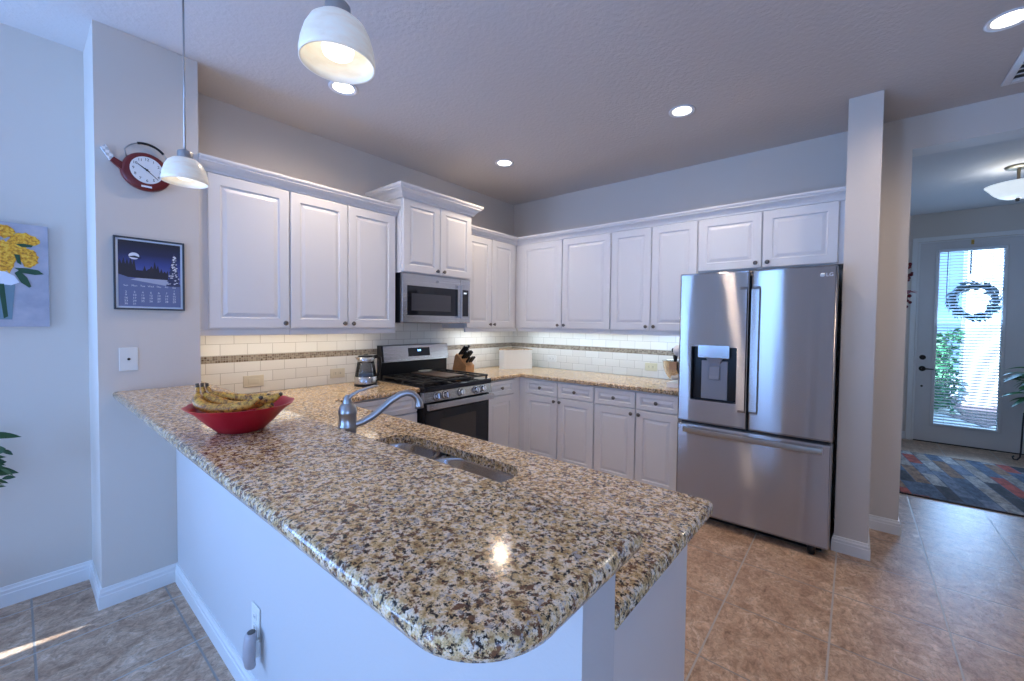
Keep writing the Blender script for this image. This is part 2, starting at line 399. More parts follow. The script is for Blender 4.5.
# ================================================================ cabinets
def raised_panel(mb, x0, x1, z0, z1, yb, t, fr=.058, mi=0):
    """raised panel door, back at y=yb, front at y=yb-t (facing -y)"""
    def rect(i, y): return [(x0+i, y, z0+i), (x1-i, y, z0+i), (x1-i, y, z1-i), (x0+i, y, z1-i)]
    yf = yb-t; fr = min(fr, (x1-x0)*.26, (z1-z0)*.26)
    L = [rect(0, yb), rect(0, yf+.003), rect(.003, yf)]
    L += [rect(fr, yf), rect(fr+.005, yf+.008), rect(fr+.011, yf+.0085), rect(fr+.03, yf+.002), rect(fr+.033, yf+.0015)]
    mb.loft(L, True, True, True, mi=mi)
def knob(parent, x, z, y):
    M_ = Matrix.Translation((x, y, z)) @ Matrix.Rotation(PI/2, 4, 'X')
    MB().lathe([(.0075, 0), (.0075, .004), (.005, .008), (.0055, .013), (.0125, .016), (.0155, .021), (.013, .026), (.006, .0285), (0, .029)], 20, M=M_).build('knob', M_knob, parent)
def door_part(parent, x0, x1, z0, z1, yb, kx, kz, name='door', t=.02):
    mb = MB(); raised_panel(mb, x0, x1, z0, z1, yb, t, fr=(.058 if name == 'door' else .034))
    o = mb.build(name, M_cab, parent)
    if kx is not None: knob(o, kx, kz, yb-t)
    return o
def cabinet(name, label, cat, origin, rz, body, doors=(), drawers=(), rail=None, toe=False, group=None, filler=()):
    r = thing(name, label, cat, origin, rz, group)
    x0, x1, d, z0, z1 = body
    mb = MB(); mb.box(x0, x1, -d, -.001, z0, z1)
    mb.build('body', M_cab, r)
    for (a, b_, c0, c1, kx, kz) in doors: door_part(r, a, b_, c0, c1, -d-.0005, kx, kz)
    for (a, b_, c0, c1) in drawers: door_part(r, a, b_, c0, c1, -d-.0005, (a+b_)/2, (c0+c1)/2, 'drawer')
    for (a, b_) in filler: MB().box(a, b_, -d-.012, -d, z0, z1, .001).build('filler_strip', M_cab, r)
    if rail: MB().box(rail[0], rail[1], -d-.004, -d+.016, z0-.036, z0-.0005, .004).build('light_rail', M_cab, r)
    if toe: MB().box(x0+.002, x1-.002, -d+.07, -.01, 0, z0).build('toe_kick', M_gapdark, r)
    return r
L90 = PI/2
UZ0, UZ1, DZ0, DZ1 = 1.356, 2.2605, 1.364, 2.240
# left wall uppers: local x = world y - y0
def yl(*v): return tuple(q for q in v)
Y0 = -3.1335
cabinet('upper_cabinet', 'white single door upper cabinet beside the clock wall', 'cabinet', (0, Y0, 0), L90, (0, .478, .335, UZ0, UZ1),
        doors=[(.046, .474, DZ0, DZ1, .445, 1.395)], rail=(.0, .478), group='upper cabinets')
Y0 = -2.655
cabinet('upper_cabinet', 'white double door upper cabinet left of the microwave', 'cabinet', (0, Y0, 0), L90, (0, .797, .335, UZ0, UZ1),
        doors=[(.005, .389, DZ0, DZ1, .360, 1.395), (.397, .785, DZ0, DZ1, .426, 1.395)], rail=(0, .797), group='upper cabinets')
RY0, RY1 = -1.842, -1.104
Y0 = RY0-.004
tall = cabinet('upper_cabinet', 'short raised white double door cabinet above the microwave', 'cabinet', (0, Y0, 0), L90, (0, .745, .40, 1.806, 2.415),
        doors=[(.006, .371, 1.812, 2.392, .338, 1.842), (.377, .742, 1.812, 2.392, .410, 1.842)], group='upper cabinets')
Y0 = -1.0985
cabinet('upper_cabinet', 'white double door upper cabinet in the corner right of the microwave', 'cabinet', (0, Y0, 0), L90, (0, .741, .335, UZ0, UZ1),
        doors=[(.006, .342, DZ0, DZ1, .316, 1.395), (.350, .688, DZ0, DZ1, .376, 1.395)], rail=(0, .764), group='upper cabinets')
# back wall uppers
cabinet('upper_cabinet', 'white double door upper cabinet nearest the corner on the back wall', 'cabinet', (0, 0, 0), 0, (.001, 1.4555, .335, UZ0, UZ1),
        doors=[(.411, .925, DZ0, DZ1, .893, 1.395), (.934, 1.450, DZ0, DZ1, .966, 1.395)], rail=(.353, 1.4555), group='upper cabinets')
cabinet('upper_cabinet', 'white double door upper cabinet just left of the steel refrigerator', 'cabinet', (0, 0, 0), 0, (1.4565, 2.207, .335, UZ0, UZ1),
        doors=[(1.462, 1.828, DZ0, DZ1, 1.798, 1.395), (1.837, 2.201, DZ0, DZ1, 1.867, 1.395)], rail=(1.4565, 2.207), group='upper cabinets')
cabinet('upper_cabinet', 'short wide white double door cabinet over the steel refrigerator', 'cabinet', (0, 0, 0), 0, (2.208, 3.122, .335, 1.828, UZ1),
        doors=[(2.214, 2.648, 1.836, DZ1, 2.615, 1.872), (2.657, 3.090, 1.836, DZ1, 2.690, 1.872)], group='upper cabinets')
# crown mouldings
CRP = [(0, -.012), (.012, -.008), (.016, .004), (.022, .010), (.030, .022), (.046, .034), (.052, .036), (.052, .044), (.058, .048), (.062, .056), (.062, .066), (0, .066)]
def crown(mb, pts, z, s=1., ret=0.):
    n = len(pts); loops = []
    for i in range(n):
        p = Vector(pts[i])
        a = (p-Vector(pts[i-1])).normalized() if i > 0 else None
        b = (Vector(pts[i+1])-p).normalized() if i < n-1 else None
        a = a or b; b = b or a
        na = Vector((a.y, -a.x)); nb = Vector((b.y, -b.x)); m_ = (na+nb).normalized(); k = m_.dot(na)
        loops.append([(p.x+m_.x*q*s/k, p.y+m_.y*q*s/k, z+h*s) for q, h in CRP])
    mb.loft(loops, True, True, True)
mb = MB(); crown(mb, [(.3355, -3.1325), (.3355, -1.8545)], 2.2545)
mb.box(.30, .3355, -3.1325, -1.8545, 2.2625, 2.318)
tag(mb.build('crown_molding', M_cab), 'white crown molding along the cabinets left of the microwave', 'molding', 'crown moldings')
mb = MB(); crown(mb, [(.3355, -1.0995), (.3355, -.3355), (3.122, -.3355)], 2.2545)
mb.box(.30, .3355, -1.1025, -.3355, 2.2625, 2.318); mb.box(.30, 3.122, -.3355, -.30, 2.2625, 2.318)
tag(mb.build('crown_molding', M_cab), 'white crown molding along the back wall cabinets and corner', 'molding', 'crown moldings')
mb = MB(); crown(mb, [(-.002, -.001), (-.002, -.4205), (.750, -.4205), (.750, -.001)][::1], 2.4, 1.2)
mb.box(-.001, .749, -.42, -.001, 2.405, 2.478)
o = mb.build('crown', M_cab, tall)

# base cabinets
BZ0, BZ1 = .10, .879
DR = (.733, .866); DD = (.112, .724)
cabinet('base_cabinet', 'white base cabinet with drawer left of the gas range', 'cabinet', (0, -2.50, 0), L90, (0, .648, .61, BZ0, BZ1),
        doors=[(.02, .32, *DD, .29, .66), (.33, .64, *DD, .36, .66)], drawers=[(.02, .64, *DR)], toe=True, group='base cabinets')
cabinet('base_cabinet', 'narrow white base cabinet right of the gas range', 'cabinet', (0, -1.102, 0), L90, (0, .47, .61, BZ0, BZ1),
        doors=[(.012, .382, *DD, None, 0)], drawers=[(.012, .382, *DR)], toe=True, group='base cabinets', filler=[(.388, .4805)])
cabinet('base_cabinet', 'white two drawer base cabinet next to the corner', 'cabinet', (0, 0, 0), 0, (.63, 1.457, .61, BZ0, BZ1),
        doors=[(.70, 1.074, *DD, 1.048, .69), (1.084, 1.452, *DD, 1.110, .69)], drawers=[(.70, 1.074, *DR), (1.084, 1.452, *DR)], toe=True, group='base cabinets', filler=[(.6225, .694)])
cabinet('base_cabinet', 'white two drawer base cabinet next to the refrigerator', 'cabinet', (0, 0, 0), 0, (1.459, 2.185, .61, BZ0, BZ1),
        doors=[(1.465, 1.830, *DD, 1.802, .69), (1.840, 2.175, *DD, 1.868, .69)], drawers=[(1.465, 1.830, *DR), (1.840, 2.175, *DR)], toe=True, group='base cabinets')
# peninsula cabinets (seen from their end)
pen = thing('base_cabinet', 'white base cabinet with plain end panel under the peninsula sink', 'cabinet', (0, 0, 0), 0, 'base cabinets')
MB().box(.64, 2.80, YC2+.002, -2.57, .10, .66).box(.64, 2.80, YC2+.002, YC2+.02, .66, BZ1).box(.64, 2.80, -2.59, -2.57, .66, BZ1).build('body', M_cab, pen)
MB().box(2.801, 2.826, YC2+.002, -2.545, 0, BZ1, .001).build('end_panel', M_cab, pen)
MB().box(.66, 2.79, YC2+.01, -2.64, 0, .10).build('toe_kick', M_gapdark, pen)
for a, b_ in ((.72, 1.30), (1.31, 1.72), (1.73, 2.14), (2.15, 2.79)):
    mb = MB(); M_ = Matrix.Translation((0, -2.57, 0)) @ Matrix.Rotation(PI, 4, 'Z') @ Matrix.Translation((-a-b_, 0, 0))
    t_ = MB(); raised_panel(t_, a, b_, .112, .866, -.0005, .02); mb.add(t_.v, t_.f, M=M_)
    mb.build('door', M_cab, pen)

# ================================================================ granite
CT0, CT1 = .880, .914
HX0, HX1, HY0, HY1 = 1.63, 2.345, -3.03, -2.685
hole = rrect(HX0, HX1, HY0, HY1, [.10, .10, .09, .09], 8)
poly = round_poly([(.0095, -3.1325), (2.883, -3.1325), (2.893, -2.527), (.645, -2.512), (.645, RY0-.004), (.0095, RY0-.004)], [0, 0, .02, .02, 0, 0])
mb = MB(); slab(mb, poly, CT0, CT1, hole)
tag(mb.build('countertop', M_granite), 'speckled granite countertop with sink cutout behind the raised bar', 'countertop', 'granite worktops')
poly = round_poly([(.0095, RY1+.004), (.645, RY1+.004), (.645, -.645), (2.186, -.645), (2.186, -.0095), (.0095, -.0095)], [0, 0, 0.012, 0, 0, 0])
mb = MB(); slab(mb, poly, CT0, CT1)
tag(mb.build('countertop', M_granite), 'speckled granite corner countertop from range to refrigerator', 'countertop', 'granite worktops')
poly = round_poly([(XC+.001, -3.485), (2.908, -3.488), (2.914, -3.086), (.012, -3.088), (.012, YC2+.001), (XC+.001, YC2+.001)], [0, .125, .018, 0, 0, 0], 12)
mb = MB(); slab(mb, poly, 1.0155, 1.054, None, .013, .018)
tag(mb.build('bar_top', M_granite), 'raised granite bar top with rounded corner on the half wall', 'countertop', 'granite worktops')

# sink
sink = thing('sink', 'double bowl stainless sink set under the granite counter', 'sink', (0, 0, .70))
def bowl(x0, x1, y0, y1, r):
    L = []
    for i, z in ((-.012, .178), (0, .178), (.004, .168), (.010, .04), (.03, .012), (.06, .003)):
        L.append([(x, y, z) for x, y in rrect(x0+i, x1-i, y0+i, y1-i, max(r-i*.3, .03), 8)])
    mb = MB(); mb.loft(L, True, False, True, smooth=True); return mb
b1 = bowl(1.62, 1.905, -3.04, -2.675, .10).build('small_bowl', M_sink, sink, 40)
b2 = bowl(1.935, 2.352, -3.04, -2.675, .10).build('large_bowl', M_sink, sink, 40)
MB().lathe([(.045, .004), (.045, .007), (.03, .007), (.026, .005), (0, .005)], 24, (1.77, -2.86, 0)).build('drain', M_chrome, b1)
MB().lathe([(.045, .004), (.045, .007), (.03, .007), (.026, .005), (0, .005)], 24, (2.14, -2.86, 0)).build('drain', M_chrome, b2)
L = []
for k in range(13):
    y = -3.04+.365*k/12; zz = .166+.008*abs(2*k/12-1)**4
    L.append([(1.905, y, zz-.03), (1.907, y, zz), (1.92, y, zz+.006), (1.933, y, zz), (1.935, y, zz-.03)])
MB().loft(L, True, True, True, smooth=True).build('divider', M_sink, sink)

# faucet
fc = thing('faucet', 'brushed nickel single lever faucet behind the double sink', 'faucet', (1.843, -3.065, CT1))
MB().lathe([(.034, 0), (.034, .006), (.029, .012), (.0285, .128), (.0315, .133), (.0315, .141), (.0285, .147), (.0285, .178), (.031, .183), (.031, .190),
            (.029, .197), (.026, .208), (.022, .214), (.016, .218), (.014, .228), (.011, .240), (.006, .247), (0, .249)], 28).build('body', M_nickel, fc, 35)
def vpl(s, z): return (.112*s, .215*s, z-CT1)
MB().tube([vpl(0, 1.058), vpl(.1, 1.056), vpl(.2, 1.063), vpl(.32, 1.078), vpl(.45, 1.103), vpl(.6, 1.134), vpl(.72, 1.151), vpl(.82, 1.157), vpl(.90, 1.152), vpl(.96, 1.139), vpl(.99, 1.122), vpl(1.0, 1.108), vpl(1.004, 1.098)],
          [.012, .012, .012, .0122, .0125, .0125, .0122, .012, .012, .012, .0128, .016, .0165], 16).build('spout', M_nickel, fc)
MB().tube([vpl(.01, 1.145), vpl(.06, 1.160), vpl(.15, 1.172), vpl(.26, 1.181), vpl(.36, 1.187), vpl(.42, 1.188)], [.012, .010, .0075, .0065, .0065, .003], 14, flat=.6).build('lever', M_nickel, fc)

# ================================================================ range
rg = thing('gas_range', 'stainless gas range with black cast iron grates between base cabinets', 'stove', (0, RY0, 0), L90)
RW = RY1-RY0
mb = MB(); mb.box(.003, RW-.003, -.64, -.03, .03, .895, .003); mb.box(.06, RW-.06, -.60, -.06, 0, .03)
mb.build('body', M_black, rg)
# cooktop with a raised black rim
mb = MB(); mb.box(0, RW, -.692, -.03, .8755, .919, .008, 3); mb.build('cooktop', M_blackglass, rg)
mb = MB()
mb.loft([[(0, -.655, .796), (0, -.698, .802), (0, -.684, .875), (0, -.640, .875)], [(RW, -.655, .796), (RW, -.698, .802), (RW, -.684, .875), (RW, -.640, .875)]], True, True, True)
cp = mb.build('control_panel', M_steel, rg)
tl = math.atan2(.014, .073)
for kx in (.115, .205, .370, .540, .620):
    M_ = Matrix.Translation((kx, -.691, .838)) @ Matrix.Rotation(PI/2-tl, 4, 'X')
    k_ = MB().lathe([(.030, 0), (.030, .004), (.025, .006), (.024, .030), (.021, .035), (0, .035)], 24, M=M_).box(-.0035, .0035, -.021, .021, .035, .042, .002, M=M_).build('knob', M_chrome, rg, 35)
    MB().lathe([(.034, -.001), (.034, .003), (.031, .004), (.0, .004)], 28, M=M_).build('skirt', M_black, k_)
od = MB().box(.006, RW-.006, -.668, -.642, .115, .790, .004).build('oven_door', M_black, rg)
MB().box(.022, RW-.022, -.6705, -.668, .325, .715, .001).build('glass', M_blackglass, od)
M_ovenwin = mat('oven_window_tint', (.045, .04, .036), .1)
MB().box(.17, RW-.17, -.6712, -.6706, .40, .65, .0).build('window', M_ovenwin, od)
MB().box(.006, RW-.006, -.6715, -.668, .117, .322, .001).build('lower_trim', M_steel, od)
mb = MB(); mb.box(.012, RW-.012, -.735, -.705, .742, .790, .006, 3)
for x in (.045, RW-.045): mb.box(x-.018, x+.018, -.71, -.668, .750, .784, .004)
mb.build('handle', M_steel, od)
MB().box(.006, RW-.006, -.664, -.642, .035, .108, .004).build('drawer', M_steel, rg)
# backguard
bgd = MB().loft([[(.012, -.03, .915), (.012, -.085, .915), (.012, -.085, 1.06), (.012, -.112, 1.065), (.012, -.088, 1.206), (.012, -.03, 1.206)],
           [(RW, -.03, .915), (RW, -.085, .915), (RW, -.085, 1.06), (RW, -.112, 1.065), (RW, -.088, 1.206), (RW, -.03, 1.206)]], True, True, True).build('backguard', M_black, rg)
def bgp(x, t, o=.0): return (x, -.112+.024*t-o, 1.065+.141*t)
L = [[bgp(.026, .0, .0005), bgp(RW-.004, .0, .0005), bgp(RW-.004, 1., .0005), bgp(.026, 1., .0005)], [bgp(.026, .0, .006), bgp(RW-.004, .0, .006), bgp(RW-.004, .97, .006), bgp(.026, .97, .006)]]
MB().loft(L, True, True, True).build('steel_panel', M_steel, bgd)
L = [[bgp(.275, .26, .006), bgp(.515, .26, .006), bgp(.515, .80, .006), bgp(.275, .80, .006)], [bgp(.277, .27, .008), bgp(.513, .27, .008), bgp(.513, .79, .008), bgp(.277, .79, .008)]]
dsp = MB().loft(L, True, True, True).build('display', M_blackglass, bgd)
def text_mesh(mb, body, size, M_, ext=.0003):
    c = bpy.data.curves.new('t', 'FONT'); c.body = body; c.size = size; c.extrude = ext; c.align_x = 'CENTER'; c.align_y = 'CENTER'; c.resolution_u = 3
    o = bpy.data.objects.new('t', c); COL.objects.link(o); bpy.context.view_layer.update()
    me = bpy.data.meshes.new_from_object(o.evaluated_get(bpy.context.evaluated_depsgraph_get()))
    mb.add([v.co for v in me.vertices], [list(p.vertices) for p in me.polygons], M=M_)
    bpy.data.objects.remove(o); bpy.data.curves.remove(c); bpy.data.meshes.remove(me); return mb
def text(name, body, size, M_, material, parent, ext=.0003): return text_mesh(MB(), body, size, M_, ext).build(name, material, parent)
M_blueled = glow('blue_clock_digits', (.25, .55, 1.), 6)
txM = Matrix.Translation(bgp(.395, .62, .0085)) @ Matrix.Rotation(PI/2-math.atan2(.024, .141), 4, 'X')
text('clock_digits', '2:04', .022, txM, M_blueled, dsp)
# burners and grates
for (x, y, r) in ((.14, -.20, .038), (.14, -.52, .048), (RW-.14, -.20, .036), (RW-.14, -.52, .046), (RW/2, -.36, .040)):
    MB().lathe([(r+.02, .918), (r+.02, .922), (r, .924), (r, .931), (r*.9, .934), (0, .935)], 24, (x, y, 0)).build('burner', M_iron, rg, 40)
def grate(x0, x1):
    mb = MB(); z = .948; b = .006
    for x in (x0, x1): mb.box(x-b, x+b, -.665, -.105, z-.008, z+.006, .002)
    for y in (-.665, -.385, -.105): mb.box(x0, x1, y-b, y+b, z-.008, z+.006, .002)
    xm = (x0+x1)/2
    mb.box(xm-b, xm+b, -.665, -.105, z-.006, z+.006, .002)
    for y in (-.52, -.25): mb.box(x0, x1, y-b, y+b, z-.006, z+.006, .002)
    for x in (x0, x1):
        for y in (-.65, -.385, -.12): mb.box(x-b, x+b, y-b, y+b, .9175, z-.006)
    return mb
for (a, b_) in ((.025, .245), (.253, .489), (.497, RW-.025)): grate(a, b_).build('grate', M_iron, rg)
MB().box(.268, .474, -.62, -.16, .9548, .968, .006, 3).build('griddle', mat('brown_griddle', (.10, .065, .045), .4), rg)
sr = MB().lathe([(.0, .0), (.045, .0), (.058, .007), (.060, .010), (.056, .0095), (.044, .003), (0, .0025)], 28).build('spoon_rest', mat('pale_ceramic', (.72, .70, .58), .2))
sr.location = (.21, -1.46, .9685); sr.scale = (.75, 1.15, 1); tag(sr, 'pale oval dish lying on the range griddle near the backguard', 'dish')

# ================================================================ microwave
mw = thing('microwave', 'stainless over-the-range microwave under the raised cabinet', 'microwave', (0, RY0, 1.404), L90)
MB().box(0, RW, -.375, -.009, 0, .4005, .003).build('body', M_black, mw)
dr_ = MB().box(.0, .617, -.41, -.3755, .002, .398, .004).build('door', M_steel, mw)
MB().box(.045, .585, -.4115, -.41, .062, .302, .0005).build('window', M_blackglass, dr_)
MB().box(.085, .50, -.4122, -.4116, .10, .24).build('screen', mat('microwave_screen', (.06, .06, .068), .15), dr_)
mb = MB(); mb.box(.588, .606, -.452, -.436, .045, .345, .005, 3); mb.box(.590, .604, -.44, -.41, .055, .075); mb.box(.590, .604, -.44, -.41, .315, .335)
mb.build('handle', M_nickel, dr_)
M_ = Matrix.Translation((.352, -.41, .352)) @ Matrix.Rotation(PI/2, 4, 'X')
MB().lathe([(.014, 0), (.014, .0025), (.0115, .0035), (0, .0035)], 24, M=M_).build('badge', M_grey, dr_)
pn = MB().box(.6185, RW, -.41, -.3755, .002, .398, .004).build('control_panel', M_steel, mw)
MB().box(.632, .715, -.4115, -.41, .062, .302, .0005).build('keypad', M_blackglass, pn)
MB().box(.655, .690, -.4121, -.4116, .266, .280).build('display', glow('pale_display', (.6, .7, .8), .8), pn)

# ================================================================ refrigerator
fg = thing('refrigerator', 'stainless french door refrigerator with ice and water dispenser', 'refrigerator', (2.191, 0, 0))
FW = .915
MB().box(.020, FW-.012, -.635, -.03, .035, 1.752, .004).build('case', M_fridge_side, fg)
def XZ(y): return Matrix(((1, 0, 0, 0), (0, 0, -1, y), (0, 1, 0, 0), (0, 0, 0, 1)))
def panel(name, x0, x1, z0, z1, parent, hole=None, m_=None, yb=-.642, t=.066):
    mb = MB(); tb = MB(); slab(tb, rrect(x0, x1, z0, z1, .008, 3), 0, t, hole, .012, .002); mb.add(tb.v, tb.f, M=XZ(yb)); mb.sm = tb.sm
    return mb.build(name, m_ or M_fridge, parent, 30)
DX0, DX1, DZa, DZb = .090, .386, .880, 1.262
ld = panel('door', 0, .4525, .716, 1.782, fg, rrect(DX0, DX1, DZa, DZb, .006, 2))
rd = panel('door', .4625, FW, .716, 1.782, fg)
fd = panel('freezer_drawer', 0, FW, .060, .700, fg)
MB().box(.02, FW-.02, -.66, -.635, .70, .716).box(.4525, .4625, -.66, -.635, .716, 1.75).build('gasket', M_black, fg)
MB().box(.04, FW-.04, -.60, -.05, .0, .035).build('base_grille', M_black, fg)
for x in (.09, FW-.09): MB().lathe([(.022, 0), (.022, .05), (.015, .058), (0, .058)], 16, (x, -.662, .0)).build('foot', M_black, fg)
for x in (.05, FW-.05): MB().box(x-.035, x+.035, -.70, -.60, 1.753, 1.775, .006).build('hinge', M_grey, fg)
# dispenser
M_disp = steel('dispenser_panel', (.46, .47, .49), .2, (3, 3, 300))
ds = MB().box(DX0-.004, DX1+.004, -.660, -.648, DZa-.004, DZb+.004).build('dispenser', M_black, ld)
mb = MB(); mb.box(DX0, DX0+.003, -.7055, -.66, DZa, DZb); mb.box(DX1-.003, DX1, -.7055, -.66, DZa, DZb); mb.box(DX0, DX1, -.7055, -.66, DZa, DZa+.004); mb.box(DX0, DX1, -.7055, -.66, DZb-.003, DZb)
mb.add(*(lambda q: (q.v, q.f))(MB())); mb.build('recess', M_black, ds)
MB().box(DX0+.062, DX1-.062, -.672, -.6605, DZa+.01, DZb-.10, .004).build('back_panel', M_grey, ds)
MB().box(DX0+.045, DX1-.045, -.7125, -.67, 1.183, 1.276, .004).build('touch_panel', M_disp, ds)
MB().loft([[(.19, -.70, 1.182), (.292, -.70, 1.182), (.292, -.668, 1.182), (.19, -.668, 1.182)], [(.205, -.692, 1.145), (.277, -.692, 1.145), (.277, -.668, 1.145), (.205, -.668, 1.145)]], True, True, True).build('chute', M_grey, ds)
mb = MB(); mb.box(.205, .277, -.690, -.672, 1.03, 1.128, .006, 3); mb.box(.216, .266, -.6925, -.6895, 1.045, 1.052); mb.build('paddle', M_grey, ds)
# handles
for par, x0, x1 in ((ld, .398, .444), (rd, .470, .514)):
    mb = MB(); mb.loft([[(x0, -.706, .828), (x1, -.706, .828), (x1, -.712, .828), (x0, -.712, .828)],
        [(x0, -.706, .85), (x1, -.706, .85), (x1, -.745, .85), (x0+.006 if par is ld else x0, -.745, .85)],
        [(x0, -.706, 1.65), (x1, -.706, 1.65), (x1, -.745, 1.65), (x0+.006 if par is ld else x0, -.745, 1.65)],
        [(x0, -.706, 1.672), (x1, -.706, 1.672), (x1, -.712, 1.672), (x0, -.712, 1.672)]], True, True, True)
    mb.build('handle', M_fridge, par)
pts = []; N = 14
lo = []
for k in range(N+1):
    s_ = k/N; x = .055+s_*(.868-.055); y = -.738-.022*(1-(2*s_-1)**2)
    lo.append([(x, y, .644), (x, y-.010, .648), (x, y-.012, .664), (x, y-.010, .679), (x, y, .683), (x, y+.012, .676), (x, y+.012, .650)])
mb = MB(); mb.loft(lo, True, True, True, True); mb.box(.058, .085, -.74, -.706, .650, .677, .003); mb.box(.838, .865, -.74, -.706, .650, .677, .003)
mb.build('handle', M_nickel, fd, 40)
M_logo = mat('pale_logo', (.75, .78, .82), .3)
lg = MB().lathe([(.0125, 0), (.0125, .0006), (0, .0006)], 24, M=Matrix.Translation((.840, -.7082, 1.725)) @ Matrix.Rotation(PI/2, 4, 'X')).build('badge', M_logo, rd)
text('lettering', 'LG', .030, Matrix.Translation((.875, -.7085, 1.725)) @ Matrix.Rotation(PI/2, 4, 'X'), M_logo, rd)

# ================================================================ lamps
M_can = mat('recessed_trim', (.80, .80, .82), .3)
M_lens = glow('lit_lens', (1., .95, .88), 5)
def recessed(x, y, label, power=34):
    r = thing('recessed_light', label, 'light', (x, y, H), 0, 'recessed ceiling lights')
    MB().lathe([(.060, -.0005), (.082, -.0005), (.082, -.004), (.076, -.007), (.062, -.003), (.058, .0)], 36, caps=False).build('trim_ring', M_can, r)
    MB().lathe([(.0, -.002), (.058, -.002), (.058, -.0005)], 32, caps=False).build('lens', M_lens, r)
    l = bpy.data.lights.new('recessed_lamp', 'SPOT'); l.energy = power; l.spot_size = 2.9; l.spot_blend = 1.; l.color = (1., .80, .60); l.shadow_soft_size = .05
    o = bpy.data.objects.new('recessed_lamp', l); COL.objects.link(o); o.location = (x, y, H-.02)
recessed(2.274, -1.006, 'lit recessed ceiling light in front of the refrigerator')
recessed(.770, -1.05, 'small lit recessed ceiling light near the microwave corner')
recessed(.770, -2.516, 'lit recessed ceiling light just below the near pendant shade', 42)
recessed(3.695, -.93, 'lit recessed ceiling light beside the ceiling vent')

M_alab = mat('alabaster_glass', (.82, .76, .64), .3, emit=(1., .88, .68), estr=.15); t = NT(M_alab)
v = t.coord(scale=(1, 1, 3)); n_ = t.noise(v, 16, 4, .6)
c = t.ramp(n_, [(.35, (.78, .72, .60)), (.5, (.86, .81, .71)), (.7, (.90, .87, .79))]); t.base(c)
M_bulb = glow('lit_bulb', (1., .95, .86), 1.25)
def pendant(x, y, label):
    r = thing('pendant_light', label, 'light', (x, y, H), 0, 'pendant lights over the bar')
    z0 = 1.953-H; k = .83
    MB().lathe([(.0, -.022), (.045, -.022), (.062, -.006), (.062, -.0005)], 32, caps=False).build('canopy', M_nickel, r, 40)
    MB().lathe([(.0033, z0+.13), (.0033, -.02)], 12).build('rod', M_nickel, r)
    MB().lathe([(0, z0+.131), (.008, z0+.130), (.012, z0+.124), (.022, z0+.122), (.025, z0+.118), (.025, z0+.097), (.029, z0+.095), (.029, z0+.089), (0, z0+.089)], 28).build('socket_cap', M_nickel, r, 40)
    prof = [(.024, .113), (.050, .107), (.066, .093), (.077, .071), (.085, .044), (.089, .018), (.089, 0), (.085, 0), (.0845, .018), (.081, .043), (.073, .069), (.062, .089), (.047, .102), (.024, .108)]
    MB().lathe([(q*k, z0+z*k) for q, z in prof], 40, caps=False).build('shade', M_alab, r)
    MB().lathe([(q, z0+z) for q, z in ((0, .012), (.018, .013), (.029, .020), (.032, .030), (.028, .044), (.018, .065), (.014, .080), (.014, .089))], 28).build('bulb', M_bulb, r)
pendant(1.122, -3.35, 'pendant light with alabaster shade on a rod beside the teapot clock')
pendant(2.335, -3.35, 'alabaster pendant light nearest the camera showing its lit bulb')

# foyer ceiling light
fl = thing('ceiling_light', 'white glass bowl ceiling light in the entry hall', 'light', (4.245, 1.68, H))
MB().lathe([(0, -.025), (.055, -.025), (.075, -.018), (.085, -.004), (.085, -.0005)], 32, caps=False).build('canopy', mat('antique_bronze', (.33, .29, .22), .35, 1.), fl, 40)
MB().lathe([(.011, -.30), (.011, -.02)], 14).lathe([(0, -.305), (.014, -.30), (.012, -.285), (.02, -.28), (0, -.278)], 16).build('stem', M_knob, fl)
M_domeg = glow('lit_bowl_glass', (.85, .95, 1.), .65, .3)
MB().lathe([(.02, -.276), (.07, -.272), (.11, -.255), (.145, -.225), (.170, -.190), (.195, -.160), (.197, -.157), (.190, -.157), (.165, -.185), (.138, -.22), (.10, -.248), (.02, -.268)], 48, caps=False).build('glass_bowl', M_domeg, fl)
l = bpy.data.lights.new('foyer_lamp', 'POINT'); l.energy = 1.6; l.color = (.85, .93, 1.); l.shadow_soft_size = .06
o = bpy.data.objects.new('foyer_lamp', l); COL.objects.link(o); o.location = (4.245, 1.68, H-.19)

# under-cabinet strips (real lamps behind the light rail)
area('under_cabinet_lamp_left', (.17, -2.50, 1.345), (0, 0, 0), .06, 1.15, 1.9, (1., .90, .74))
area('under_cabinet_lamp_corner', (.17, -.72, 1.345), (0, 0, 0), .06, .55, 1.5, (.88, .95, 1.))
area('under_cabinet_lamp_back', (1.20, -.17, 1.345), (0, 0, 0), 1.75, .06, 4.0, (.70, .87, 1.))

# vent
vt = thing('ceiling_vent', 'white louvered air vent on the ceiling beside the recessed light', 'vent', (3.96, -.49, H))
mb = MB()
for (a, b_, c0, d0) in ((-.16, -.125, -.30, .30), (.125, .16, -.30, .30), (-.125, .125, -.30, -.265), (-.125, .125, .265, .30)): mb.box(a, b_, c0, d0, -.012, -.0005, .004)
mb.build('frame', M_can, vt)
MB().box(-.125, .125, -.265, .265, -.003, -.0005).build('backing', M_gapdark, vt)
for k in range(9):
    y = -.24+k*.06; MB().box(-.125, .125, -.02, .02, -.0012, .0012, M=Matrix.Translation((0, y, -.010)) @ Matrix.Rotation(.25, 4, 'X')).build('slat', M_can, vt)

